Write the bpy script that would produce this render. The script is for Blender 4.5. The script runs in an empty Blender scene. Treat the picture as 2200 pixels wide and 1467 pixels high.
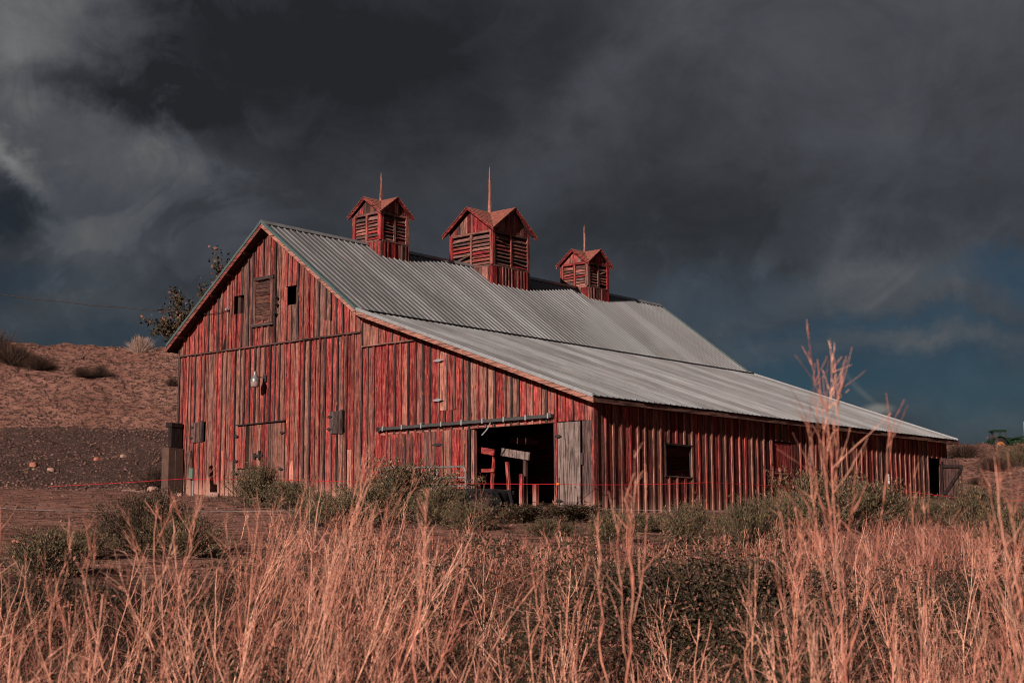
import bpy, math, random
import numpy as np
from mathutils import Vector, Matrix

SC = bpy.context.scene
COL = SC.collection
RNG = random.Random(7)
NP = np.random.default_rng(11)
R_ = math.radians

# ------------------------------------------------------------------ camera
EYE = np.array([32.295, -27.216, 0.0])
PITCH, YAW, ROLL, FPX = R_(7.862), R_(-40.249), R_(-0.253), 3234.56
_fwd = np.array([math.sin(YAW)*math.cos(PITCH), math.cos(YAW)*math.cos(PITCH), math.sin(PITCH)])
_rt = np.array([math.cos(YAW), -math.sin(YAW), 0.0])
_up = np.cross(_rt, _fwd)
_rt, _up = math.cos(ROLL)*_rt + math.sin(ROLL)*_up, -math.sin(ROLL)*_rt + math.cos(ROLL)*_up
cam_data = bpy.data.cameras.new('camera')
cam = bpy.data.objects.new('camera', cam_data)
COL.objects.link(cam)
cam.matrix_world = Matrix(((_rt[0], _up[0], -_fwd[0], EYE[0]), (_rt[1], _up[1], -_fwd[1], EYE[1]),
                           (_rt[2], _up[2], -_fwd[2], EYE[2]), (0, 0, 0, 1)))
cam_data.sensor_width = 36.0
cam_data.lens = FPX/2200*36
cam_data.clip_start, cam_data.clip_end = 0.1, 6000
cam_data.dof.use_dof = True
cam_data.dof.focus_distance = 36.0
cam_data.dof.aperture_fstop = 5.6
SC.camera = cam

# ------------------------------------------------------------------ sun, exposure
SUN = Vector((0.225, -1.0, 0.417)).normalized()          # towards the sun
sun_d = bpy.data.lights.new('sun', 'SUN')
sun_d.energy, sun_d.angle, sun_d.color = 5.0, R_(0.55), (1.0, 0.82, 0.735)
sun = bpy.data.objects.new('sun', sun_d)
COL.objects.link(sun)
sun.rotation_euler = SUN.to_track_quat('Z', 'Y').to_euler()
sun.location = (30, -60, 40)
SC.view_settings.view_transform = 'Standard'
SC.view_settings.look = 'None'
SC.view_settings.exposure = 0.28
SC.view_settings.gamma = 1.0
SC.view_settings.use_curve_mapping = False
try:
    SC.cycles.max_bounces = 4
    SC.cycles.diffuse_bounces = 2
    SC.cycles.glossy_bounces = 2
    SC.cycles.transparent_max_bounces = 8
    SC.cycles.use_denoising = True
    SC.cycles.pixel_filter_type = 'BLACKMAN_HARRIS'
    SC.cycles.filter_width = 1.0
except Exception:
    pass


# ------------------------------------------------------------------ node helper
class NT:
    def __init__(s, tree):
        s.t = tree
        tree.nodes.clear()

    def n(s, kind, **kw):
        nd = s.t.nodes.new(kind)
        for k, v in kw.items():
            setattr(nd, k, v)
        return nd

    def put(s, sock, v):
        if isinstance(v, bpy.types.NodeSocket):
            s.t.links.new(v, sock)
        elif v is not None:
            if isinstance(v, (tuple, list)) and len(v) == 3 and sock.type == 'RGBA':
                v = (*v, 1.0)
            sock.default_value = v

    def m(s, op, a, b=None, c=None, clamp=False):
        nd = s.n('ShaderNodeMath', operation=op, use_clamp=clamp)
        for i, v in enumerate((a, b, c)):
            if v is not None:
                s.put(nd.inputs[i], v)
        return nd.outputs[0]

    def vm(s, op, a, b=None):
        nd = s.n('ShaderNodeVectorMath', operation=op)
        s.put(nd.inputs[0], a)
        if b is not None:
            s.put(nd.inputs[1], b)
        return nd.outputs[0]

    def mix(s, f, a, b, blend='MIX'):
        nd = s.n('ShaderNodeMix', data_type='RGBA', blend_type=blend, clamp_factor=True)
        s.put(nd.inputs[0], f)
        s.put(nd.inputs[6], a)
        s.put(nd.inputs[7], b)
        return nd.outputs[2]

    def noise(s, vec, scale, detail=4.0, rough=0.55, dist=0.0):
        nd = s.n('ShaderNodeTexNoise')
        s.put(nd.inputs['Vector'], vec)
        nd.inputs['Scale'].default_value = scale
        nd.inputs['Detail'].default_value = detail
        nd.inputs['Roughness'].default_value = rough
        nd.inputs['Distortion'].default_value = dist
        return nd.outputs[0]

    def voro(s, vec, scale, feature='F1', rnd=1.0):
        nd = s.n('ShaderNodeTexVoronoi', feature=feature)
        s.put(nd.inputs['Vector'], vec)
        nd.inputs['Scale'].default_value = scale
        nd.inputs['Randomness'].default_value = rnd
        return nd

    def ramp(s, v, lo, hi, a=0.0, b=1.0, smooth=True):
        nd = s.n('ShaderNodeMapRange', interpolation_type='SMOOTHSTEP' if smooth else 'LINEAR')
        s.put(nd.inputs[0], v)
        for i, x in enumerate((lo, hi, a, b)):
            s.put(nd.inputs[1+i], x)
        return nd.outputs[0]

    def mapping(s, vec, scale=(1, 1, 1), loc=(0, 0, 0)):
        nd = s.n('ShaderNodeMapping')
        s.put(nd.inputs['Vector'], vec)
        s.put(nd.inputs['Location'], loc)
        nd.inputs['Scale'].default_value = scale
        return nd.outputs[0]


def bearing(col):
    """bearing in degrees of a direction some columns off the view axis"""
    return math.degrees(YAW) + math.degrees(math.atan((col-1100)/(FPX*math.cos(PITCH)*1.0)))


def look(px, py):
    d = _fwd + (px-1100)/FPX*_rt - (py-733.5)/FPX*_up
    return math.degrees(math.atan2(d[0], d[1])), math.degrees(math.atan2(d[2], math.hypot(d[0], d[1])))


# ------------------------------------------------------------------ sky: storm clouds with blue gaps
world = bpy.data.worlds.new('World')
SC.world = world
world.use_nodes = True
w = NT(world.node_tree)
sky = w.n('ShaderNodeTexSky', sky_type='NISHITA', sun_disc=False)
sky.sun_elevation = math.asin(SUN.z)
sky.sun_rotation = math.atan2(SUN.x, SUN.y)
sky.dust_density = 0.6
sky.ozone_density = 2.5
dirv = w.n('ShaderNodeTexCoord').outputs['Generated']
sep = w.n('ShaderNodeSeparateXYZ')
w.put(sep.inputs[0], dirv)
dx, dy, dz = sep.outputs
# cloud-deck coordinates: the direction carried out to a layer overhead
den = w.m('ADD', w.m('MAXIMUM', dz, 0.0), 0.40)
comb = w.n('ShaderNodeCombineXYZ')
w.put(comb.inputs[0], w.m('DIVIDE', dx, den))
w.put(comb.inputs[1], w.m('DIVIDE', dy, den))
w.put(comb.inputs[2], w.m('MULTIPLY', dz, 3.0))
deck = comb.outputs[0]
warp_n = w.n('ShaderNodeTexNoise')
w.put(warp_n.inputs['Vector'], dirv)
warp_n.inputs['Scale'].default_value = 6.5
warp_n.inputs['Detail'].default_value = 3
warp = w.vm('SUBTRACT', warp_n.outputs[1], (0.5, 0.5, 0.5))
wsep = w.n('ShaderNodeSeparateXYZ')
w.put(wsep.inputs[0], warp)
fine_n = w.n('ShaderNodeTexNoise')
w.put(fine_n.inputs['Vector'], dirv)
fine_n.inputs['Scale'].default_value = 22.0
fine_n.inputs['Detail'].default_value = 7
fine_n.inputs['Roughness'].default_value = 0.62
fsep = w.n('ShaderNodeSeparateXYZ')
w.put(fsep.inputs[0], w.vm('SUBTRACT', fine_n.outputs[1], (0.5, 0.5, 0.5)))
az = w.m('MULTIPLY', w.m('ARCTAN2', dx, dy), 57.2958)
el = w.m('MULTIPLY', w.m('ARCSINE', dz), 57.2958)
azw = w.m('ADD', az, w.m('ADD', w.m('MULTIPLY', wsep.outputs[0], 5.0), w.m('MULTIPLY', fsep.outputs[0], 4.4)))
elw = w.m('ADD', el, w.m('ADD', w.m('MULTIPLY', wsep.outputs[1], 4.0), w.m('MULTIPLY', fsep.outputs[1], 3.8)))


def pack(a_, e_):
    c = w.n('ShaderNodeCombineXYZ')
    w.put(c.inputs[0], a_)
    w.put(c.inputs[1], e_)
    return c.outputs[0]


SKYV = pack(azw, elw)


def blob(px, py, sx, sy, amp, rot=0.0, vec=None):
    """one soft cloud bank about a bearing and height: falls off smoothly to nothing"""
    a0, e0 = look(px, py)
    k = 1.95/56.5
    mp = w.n('ShaderNodeMapping', vector_type='TEXTURE')
    w.put(mp.inputs['Vector'], SKYV if vec is None else vec)
    mp.inputs['Location'].default_value = (a0, e0, 0)
    mp.inputs['Rotation'].default_value = (0, 0, R_(rot))
    mp.inputs['Scale'].default_value = (sx*k, sy*k, 1)
    g = w.n('ShaderNodeTexGradient', gradient_type='SPHERICAL')
    w.put(g.inputs[0], mp.outputs[0])
    return w.ramp(g.outputs[1], 0.0, 1.0, 0.0, amp)


def total(items):
    v = items[0]
    for i in items[1:]:
        v = w.m('ADD', v, i)
    return v


big = w.noise(deck, 1.3, 4, 0.5, 0.4)
mid = w.noise(w.mapping(dirv, (1, 1, 1.5)), 10.0, 7, 0.64, 0.6)
grey = total([w.ramp(big, 0.25, 0.75, 0.036, 0.056, False),
              blob(850, 120, 520, 170, -0.032), blob(430, 110, 210, 130, -0.018), blob(1050, 330, 400, 70, -0.006),
              blob(1950, 40, 560, 210, 0.020), blob(1340, 200, 320, 70, 0.020, 40), blob(1750, 450, 560, 80, -0.015),
              blob(230, 310, 180, 75, 0.048), blob(30, 60, 190, 120, 0.090), blob(80, 370, 100, 30, 0.060, -28), blob(15, 335, 60, 22, 0.06, -30),
              blob(240, 520, 85, 85, 0.040), blob(10, 455, 190, 50, -0.026), blob(120, 195, 220, 30, -0.030),
              blob(300, 700, 300, 60, 0.020), blob(1750, 630, 380, 50, 0.022, 4), blob(1850, 735, 280, 30, 0.030, 3),
              blob(2080, 480, 260, 90, 0.014), blob(1850, 720, 420, 130, 0.010), blob(2080, 910, 330, 40, 0.014)])
puff = w.ramp(w.noise(w.mapping(dirv, (1, 1, 1.3)), 13.0, 8, 0.60, 0.8), 0.47, 0.60)
grey = w.m('ADD', grey, w.m('MULTIPLY', puff, total([blob(170, 330, 330, 330, 0.022), blob(1800, 650, 520, 170, 0.013), 0.004])))
grey = w.m('MULTIPLY', grey, w.ramp(mid, 0.28, 0.72, 0.74, 1.22, False))
grey = w.m('MAXIMUM', grey, 0.019)
gap = total([w.ramp(el, 12.0, 2.0, 0.0, 0.26), blob(1930, 690, 260, 20, 0.75, 4), blob(2180, 560, 140, 34, 0.95, 6),
             blob(1850, 850, 420, 65, 0.70), blob(2120, 770, 200, 50, 0.35), blob(60, 610, 130, 28, 0.40), blob(250, 760, 220, 24, 0.35),
             blob(1500, 640, 200, 60, 0.30), blob(1620, 790, 200, 60, 0.4), blob(30, 465, 130, 50, 0.20),
             w.ramp(mid, 0.62, 0.82, 0.0, 0.30)])
gap = w.m('MINIMUM', w.m('MAXIMUM', gap, 0.0), 1.0)
gtint = w.mix(w.ramp(el, 17.0, 4.0), (0.915, 0.97, 1.16), (0.83, 1.0, 1.20))
gtint = w.mix(w.ramp(grey, 0.055, 0.12), gtint, (0.985, 1.0, 1.02))
gcol = gtint
sc_ = w.n('ShaderNodeVectorMath', operation='SCALE')
w.put(sc_.inputs[0], gcol)
w.put(sc_.inputs['Scale'], grey)
blue = w.mix(1.0, sky.outputs[0], (0.0052, 0.0098, 0.0125), 'MULTIPLY')
skymix = w.mix(w.m('MULTIPLY', gap, 0.70), sc_.outputs[0], blue)
# a small lens-shaped cloud and a thin wind-bent trail above it
azf = w.m('ADD', az, w.m('MULTIPLY', fsep.outputs[0], 0.15))
elf = w.m('ADD', el, w.m('MULTIPLY', fsep.outputs[1], 0.12))
SMALLV = pack(azf, elf)
small = total([blob(1885, 880, 24, 9, 1.2, 0, SMALLV)]
              + [blob(x, y, 26, 5, a, r, SMALLV) for x, y, r, a in
                 ((1862, 853, -40, 0.20), (1838, 828, -48, 0.17), (1815, 795, -60, 0.10), (1800, 765, -75, 0.06))])
skymix = w.mix(small, skymix, (0.17, 0.165, 0.155))
bg = w.n('ShaderNodeBackground')
w.put(bg.inputs[0], skymix)
bg.inputs[1].default_value = 0.86
world.cycles.sampling_method = 'MANUAL'
world.cycles.sample_map_resolution = 128
w.put(w.n('ShaderNodeOutputWorld').inputs[0], bg.outputs[0])

# ------------------------------------------------------------------ mesh helpers
ORIG = {}          # world translation of parents that are only translated


def empty(name, loc, parent=None):
    o = bpy.data.objects.new(name, None)
    o.empty_display_size = 0.2
    COL.objects.link(o)
    loc = Vector(loc)
    ORIG[o] = loc.copy()
    if parent is not None:
        o.parent = parent
        loc = loc - ORIG[parent]
    o.location = loc
    return o


def tag(o, label=None, category=None, group=None, kind=None):
    if label:
        o['label'] = label
    if category:
        o['category'] = category
    if group:
        o['group'] = group
    if kind:
        o['kind'] = kind
    return o


class MB:
    def __init__(s):
        s.v, s.f = [], []

    def add(s, V, F):
        b = len(s.v)
        s.v += [tuple(map(float, p)) for p in V]
        s.f += [tuple(i+b for i in f) for f in F]
        return s

    def prism(s, pts, ext):
        n = len(pts)
        pts = [Vector(p) for p in pts]
        e = Vector(ext)
        nrm = (pts[1]-pts[0]).cross(pts[2]-pts[1])
        if nrm.dot(e) > 0:
            pts = pts[::-1]
        V = pts + [p+e for p in pts]
        F = [tuple(range(n)), tuple(range(2*n-1, n-1, -1))] + [(i, i+n, (i+1) % n+n, (i+1) % n) for i in range(n)]
        return s.add(V, F)

    def box(s, x0, x1, y0, y1, z0, z1):
        return s.prism([(x0, y0, z0), (x1, y0, z0), (x1, y0, z1), (x0, y0, z1)], (0, y1-y0, 0))

    def obox(s, c, ax, ay, az_):
        """box from a centre and three half axes"""
        c, ax, ay, az_ = (Vector(q) for q in (c, ax, ay, az_))
        return s.prism([c-ax-az_-ay, c+ax-az_-ay, c+ax+az_-ay, c-ax+az_-ay], 2*ay)

    def beam(s, p, q, wd, th, upv=(0, 0, 1)):
        p, q = Vector(p), Vector(q)
        d = (q-p)
        u = Vector(upv)
        side = d.cross(u)
        side = side.normalized() if side.length > 1e-6 else Vector((1, 0, 0))
        up2 = side.cross(d).normalized()
        return s.obox((p+q)/2, d/2, side*wd/2, up2*th/2)

    def tube(s, pts, r, sides=6, cap=True):
        pts = [Vector(p) for p in pts]
        n = len(pts)
        rr = r if isinstance(r, (list, tuple)) else [r]*n
        V, F = [], []
        ref = None
        for i, p in enumerate(pts):
            t = (pts[min(i+1, n-1)]-pts[max(i-1, 0)]).normalized()
            if ref is None:
                a = Vector((0, 0, 1)) if abs(t.z) < .9 else Vector((1, 0, 0))
                ref = t.cross(a).normalized()
            ref = (ref - t*ref.dot(t)).normalized()
            b = t.cross(ref)
            for k in range(sides):
                an = 2*math.pi*k/sides
                V.append(p + (ref*math.cos(an)+b*math.sin(an))*rr[i])
        for i in range(n-1):
            for k in range(sides):
                k2 = (k+1) % sides
                F.append((i*sides+k, i*sides+k2, (i+1)*sides+k2, (i+1)*sides+k))
        if cap:
            F.append(tuple(range(sides-1, -1, -1)))
            F.append(tuple(range((n-1)*sides, n*sides)))
        return s.add(V, F)

    def lathe(s, prof, c, axis='Z', seg=16):
        """prof: (radius, height) pairs round an axis through c"""
        c = Vector(c)
        V, F = [], []
        for r, h in prof:
            for k in range(seg):
                a = 2*math.pi*k/seg
                if axis == 'Z':
                    V.append(c+Vector((r*math.cos(a), r*math.sin(a), h)))
                else:
                    V.append(c+Vector((r*math.cos(a), h, r*math.sin(a))))
        m = len(prof)
        for i in range(m-1):
            for k in range(seg):
                k2 = (k+1) % seg
                q = (i*seg+k, i*seg+k2, (i+1)*seg+k2, (i+1)*seg+k)
                F.append(q if axis == 'Z' else q[::-1])
        return s.add(V, F)

    def build(s, name, mat, parent=None, color=None, smooth=False, world=True, loc=None):
        """world=True: vertices are in world space; the origin goes to their middle"""
        V = np.array(s.v, dtype=float)
        if loc is None:
            c = (V.min(0)+V.max(0))/2 if world else np.zeros(3)
        else:
            c = np.array(loc, dtype=float)
        me = bpy.data.meshes.new(name)
        me.from_pydata([tuple(p) for p in (V-c)], [], s.f)
        if smooth:
            me.polygons.foreach_set('use_smooth', [True]*len(me.polygons))
        me.materials.append(mat)
        o = bpy.data.objects.new(name, me)
        COL.objects.link(o)
        L = Vector(c)
        ORIG[o] = L.copy()
        if parent is not None:
            o.parent = parent
            if world:
                L = L - ORIG[parent]
        o.location = L
        if color is not None:
            o.color = (*color, 1.0)
        return o


def np_mesh(name, V, F, mat, parent=None, tint=None, loc=(0, 0, 0), smooth=False):
    """fast mesh from arrays, every face with the same number of corners"""
    V = np.asarray(V, dtype=np.float32).reshape(-1, 3)
    F = np.asarray(F, dtype=np.int32)
    k = F.shape[1]
    me = bpy.data.meshes.new(name)
    me.vertices.add(len(V))
    me.vertices.foreach_set('co', V.ravel())
    me.loops.add(F.size)
    me.loops.foreach_set('vertex_index', F.ravel())
    me.polygons.add(len(F))
    me.polygons.foreach_set('loop_start', np.arange(0, F.size, k, dtype=np.int32))
    me.polygons.foreach_set('loop_total', np.full(len(F), k, dtype=np.int32))
    if smooth:
        me.polygons.foreach_set('use_smooth', np.ones(len(F), dtype=bool))
    if tint is not None:
        at = me.attributes.new('tint', 'FLOAT', 'POINT')
        at.data.foreach_set('value', np.asarray(tint, dtype=np.float32))
    me.update(calc_edges=True)
    me.materials.append(mat)
    o = bpy.data.objects.new(name, me)
    COL.objects.link(o)
    o.location = loc
    ORIG[o] = Vector(loc)
    if parent is not None:
        o.parent = parent
    return o


def copy_tree(o, parent=None):
    c = o.copy()
    COL.objects.link(c)
    c.parent = parent
    for ch in [k for k in bpy.data.objects if k.parent == o]:
        copy_tree(ch, c)
    return c


# ------------------------------------------------------------------ materials
def mat_new(name):
    m = bpy.data.materials.new(name)
    m.use_nodes = True
    t = NT(m.node_tree)
    out = t.n('ShaderNodeOutputMaterial')
    b = t.n('ShaderNodeBsdfPrincipled')
    t.put(out.inputs[0], b.outputs[0])
    return m, t, b


def plain(name, col, rough=0.7, metal=0.0, var=0.25, scale=8.0, spec=0.3):
    m, t, b = mat_new(name)
    pos = t.n('ShaderNodeTexCoord').outputs['Object']
    nz = t.noise(pos, scale, 5, 0.6)
    f = t.ramp(nz, 0.25, 0.75, 1-var, 1+var, False)
    s = t.n('ShaderNodeVectorMath', operation='SCALE')
    s.inputs[0].default_value = col
    t.put(s.inputs['Scale'], f)
    t.put(b.inputs['Base Color'], s.outputs[0])
    b.inputs['Roughness'].default_value = rough
    b.inputs['Metallic'].default_value = metal
    b.inputs['Specular IOR Level'].default_value = spec
    return m


def wood(name, axis, paint_rgb=(0.225, 0.016, 0.023), faded=(0.330, 0.082, 0.062), bare=(0.285, 0.130, 0.095), grey=(0.082, 0.058, 0.056), splash=False):
    """weathered boards: flaking red paint over bare timber. Object colour: R paint left, G brightness, B greying"""
    m, t, b = mat_new(name)
    oi = t.n('ShaderNodeObjectInfo')
    pos = t.n('ShaderNodeNewGeometry').outputs['Position']
    off = t.n('ShaderNodeCombineXYZ')
    for i, k in enumerate((37.0, 91.0, 53.0)):
        t.put(off.inputs[i], t.m('MULTIPLY', oi.outputs['Random'], k))
    p = t.vm('ADD', pos, off.outputs[0])
    lo, hi = 0.06, 1.0
    sv = {'x': (lo, hi, hi), 'y': (hi, lo, hi), 'z': (hi, hi, lo)}[axis]
    pl = t.mapping(p, sv)
    sc = t.n('ShaderNodeSeparateColor')
    t.put(sc.inputs[0], oi.outputs['Color'])
    pr, br, gr = sc.outputs[0], sc.outputs[1], sc.outputs[2]
    grain = t.noise(pl, 60.0, 4, 0.65, 0.2)
    broad = t.noise(pl, 11.0, 4, 0.65, 0.4)
    flake = t.noise(t.mapping(p, tuple(x**0.55 for x in sv)), 24.0, 5, 0.75, 0.3)
    streak = t.noise(pl, 26.0, 3, 0.5)
    # paint that is left
    pm = t.m('ADD', t.m('MULTIPLY', broad, 1.05), t.m('MULTIPLY', flake, 0.75))
    pm = t.m('SUBTRACT', pm, 0.26)
    pm = t.m('ADD', pm, t.m('MULTIPLY', t.m('SUBTRACT', pr, 0.5), 1.15))
    pm = t.ramp(pm, 0.50, 0.80)
    paint = t.mix(t.ramp(flake, 0.38, 0.64), paint_rgb, faded)
    timber = t.mix(t.ramp(t.m('ADD', t.m('MULTIPLY', grain, 0.5), t.m('MULTIPLY', gr, 0.75)), 0.25, 0.95), bare, grey)
    col = t.mix(pm, timber, paint)
    fp_ = t.ramp(t.noise(t.mapping(p, tuple(x**0.4 for x in sv)), 3.2, 4, 0.6), 0.54, 0.72)
    col = t.mix(t.m('MULTIPLY', fp_, 0.26), col, (0.33, 0.185, 0.155))
    # knots
    kv = t.voro(t.mapping(p, {'x': (0.33, 1, 1), 'y': (1, 0.33, 1), 'z': (1, 1, 0.33)}[axis]), 8.5)
    kn = t.ramp(kv.outputs['Distance'], 0.08, 0.20, 1.0, 0.0)
    ksel = t.n('ShaderNodeSeparateColor')
    t.put(ksel.inputs[0], kv.outputs['Color'])
    kdark = t.m('MULTIPLY', kn, t.m('GREATER_THAN', ksel.outputs[0], 0.60))
    kbright = t.m('MULTIPLY', kn, t.m('LESS_THAN', ksel.outputs[0], 0.16))
    col = t.mix(t.m('MULTIPLY', kdark, 0.8), col, (0.05, 0.03, 0.028))
    col = t.mix(t.m('MULTIPLY', kbright, 0.75), col, (0.60, 0.23, 0.11))
    # cracks and grain
    g2 = t.ramp(grain, 0.33, 0.60, 0.30, 1.18, False)
    g2 = t.m('MULTIPLY', g2, t.ramp(streak, 0.36, 0.52, 0.36, 1.12))
    g2 = t.m('MULTIPLY', g2, t.ramp(t.noise(p, 5.5, 4, 0.7), 0.3, 0.7, 0.70, 1.18, False))
    g2 = t.m('MULTIPLY', g2, t.m('ADD', t.m('MULTIPLY', br, 1.7), 0.12))
    s = t.n('ShaderNodeVectorMath', operation='SCALE')
    t.put(s.inputs[0], col)
    t.put(s.inputs['Scale'], g2)
    cout = s.outputs[0]
    if splash:      # dried mud splashed up from the yard
        sp = t.n('ShaderNodeSeparateXYZ')
        t.put(sp.inputs[0], pos)
        h = t.m('SUBTRACT', sp.outputs[2], t.m('ADD', t.m('MULTIPLY', sp.outputs[0], -0.06), 1.45))
        h = t.m('ADD', h, t.m('MULTIPLY', t.noise(pl, 7.0, 4), -0.9))
        cout = t.mix(t.ramp(h, 0.15, -0.40, 0.0, 0.75), cout, (0.36, 0.20, 0.15))
    t.put(b.inputs['Base Color'], cout)
    b.inputs['Roughness'].default_value = 0.85
    b.inputs['Specular IOR Level'].default_value = 0.15
    bp = t.n('ShaderNodeBump')
    bp.inputs['Strength'].default_value = 0.5
    bp.inputs['Distance'].default_value = 0.012
    t.put(bp.inputs['Height'], t.m('ADD', grain, t.m('MULTIPLY', flake, 0.4)))
    t.put(b.inputs['Normal'], bp.outputs[0])
    return m


WZ = wood('painted_wood_upright', 'z', splash=True)
WX = wood('painted_wood_across', 'x')
WY = wood('painted_wood_along', 'y')
CRIM = dict(paint_rgb=(0.165, 0.010, 0.016), faded=(0.270, 0.050, 0.044), bare=(0.25, 0.110, 0.085))
CZ = wood('cupola_wood_upright', 'z', **CRIM)
GREYW = wood('bare_grey_planks', 'z', bare=(0.30, 0.225, 0.20), grey=(0.15, 0.118, 0.108))
CX_ = wood('cupola_wood_across', 'x', **CRIM)
CY_ = wood('cupola_wood_along', 'y', **CRIM)


def wcol(paint=0.5, bright=0.5, grey=0.3, j=0.15):
    cl = lambda v: max(0.0, min(1.0, v))
    return (cl(RNG.gauss(paint, j)), cl(RNG.gauss(bright, j*0.8)), cl(RNG.gauss(grey, j)))


def metal_roof():
    m, t, b = mat_new('ribbed_roof_steel')
    oi = t.n('ShaderNodeObjectInfo')
    pos = t.n('ShaderNodeNewGeometry').outputs['Position']
    n1 = t.noise(t.mapping(pos, (0.25, 1.0, 0.25)), 2.2, 6, 0.6)
    n2 = t.noise(t.mapping(pos, (0.12, 1.0, 0.12)), 14.0, 4, 0.6)
    f = t.m('ADD', t.m('MULTIPLY', n1, 0.5), t.m('MULTIPLY', n2, 0.3))
    f = t.m('ADD', f, t.m('MULTIPLY', oi.outputs['Random'], 0.28))
    c = t.mix(t.ramp(f, 0.30, 0.85, 0.0, 1.0), (0.110, 0.112, 0.112), (0.222, 0.236, 0.243))
    rust = t.ramp(t.noise(t.mapping(pos, (0.10, 1.0, 0.10)), 5.0, 6, 0.7), 0.56, 0.74)
    c = t.mix(t.m('MULTIPLY', rust, 0.30), c, (0.28, 0.15, 0.10))
    t.put(b.inputs['Base Color'], c)
    b.inputs['Metallic'].default_value = 0.25
    t.put(b.inputs['Roughness'], t.ramp(n1, 0.3, 0.7, 0.38, 0.55))
    bp = t.n('ShaderNodeBump')
    bp.inputs['Strength'].default_value = 0.12
    bp.inputs['Distance'].default_value = 0.05
    t.put(bp.inputs['Height'], t.noise(pos, 1.6, 3))
    t.put(b.inputs['Normal'], bp.outputs[0])
    return m


ROOF = metal_roof()
TRIM = plain('painted_steel_trim', (0.075, 0.115, 0.115), 0.45, 0.2, 0.2)
GALV = plain('galvanised_steel', (0.36, 0.38, 0.39), 0.45, 0.5, 0.2)
TRACKM = plain('track_steel', (0.070, 0.073, 0.073), 0.5, 0.4, 0.25, 3.0)
IRON = plain('dark_iron', (0.030, 0.026, 0.025), 0.7, 0.3, 0.4, 30)
DARK = plain('old_dark_boards', (0.045, 0.022, 0.018), 0.9, 0, 0.35)
RUBBER = plain('black_rubber', (0.009, 0.009, 0.010), 0.85, 0, 0.35, 6)
SHINGLE = plain('cedar_shingle', (0.235, 0.080, 0.058), 0.85, 0, 0.45, 9)
CONCRETE = plain('weathered_concrete', (0.078, 0.046, 0.035), 0.9, 0, 0.35, 5)
STONE = plain('pale_stone', (0.30, 0.18, 0.145), 0.9, 0, 0.3, 9)
STONE2 = plain('red_stone', (0.34, 0.13, 0.085), 0.9, 0, 0.3, 9)


# ------------------------------------------------------------------ terrain
def sstep(a, b, x):
    t = np.clip((x-a)/(b-a), 0, 1)
    return t*t*(3-2*t)


def gz(x, y, rough=True):
    x, y = np.asarray(x, float), np.asarray(y, float)
    ex, ey = x-EYE[0], y-EYE[1]
    d = np.hypot(ex, ey)
    k = np.minimum(1.0, 230.0/np.maximum(d, 1e-3))
    px, py = EYE[0]+ex*k, EYE[1]+ey*k
    z = 1.45-0.06*px+0.04*(py-0.35)
    brg = np.degrees(np.arctan2(ex, ey))
    mL = sstep(-5, -12, x)*sstep(-38, -48, brg)
    aL = np.interp(d, [46, 50, 59, 60.5, 62, 67, 84, 100, 300], [0, 0.25, 1.80, 1.92, 1.85, 1.55, 6.5, 6.7, 5.0])
    mR = sstep(20, 32, y)
    aR = np.interp(d, [52, 70, 110, 120, 200, 300], [0, 0.5, 2.0, 2.0, 1.3, 0.0])
    z = z + np.maximum(mL*aL, mR*aR)
    z = z + 5.0*np.exp(-(((x+101.6)/7)**2+((y-60.3)/7)**2))
    z = z - np.maximum(0, d-320)*0.05
    z = np.maximum(z, -14)
    if rough:
        a = sstep(44, 60, d)*0.10+0.02
        a = a*np.where((x > -6) & (x < 14) & (y > -1) & (y < 22), 0.25, 1.0)
        z = z + a*(np.sin(x*0.9+1.3*np.sin(y*0.35))*np.cos(y*0.8+0.7*np.sin(x*0.5)) + 0.5*np.sin(x*2.3+y*1.7)*np.cos(y*2.9-x*1.1)
                   + 0.3*np.sin(x*5.1-y*3.3)*np.cos(y*6.1+x*2.0))
    return z


def spot(bear, d):
    a = R_(bear)
    x, y = EYE[0]+d*math.sin(a), EYE[1]+d*math.cos(a)
    return x, y, float(gz(x, y))


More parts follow.
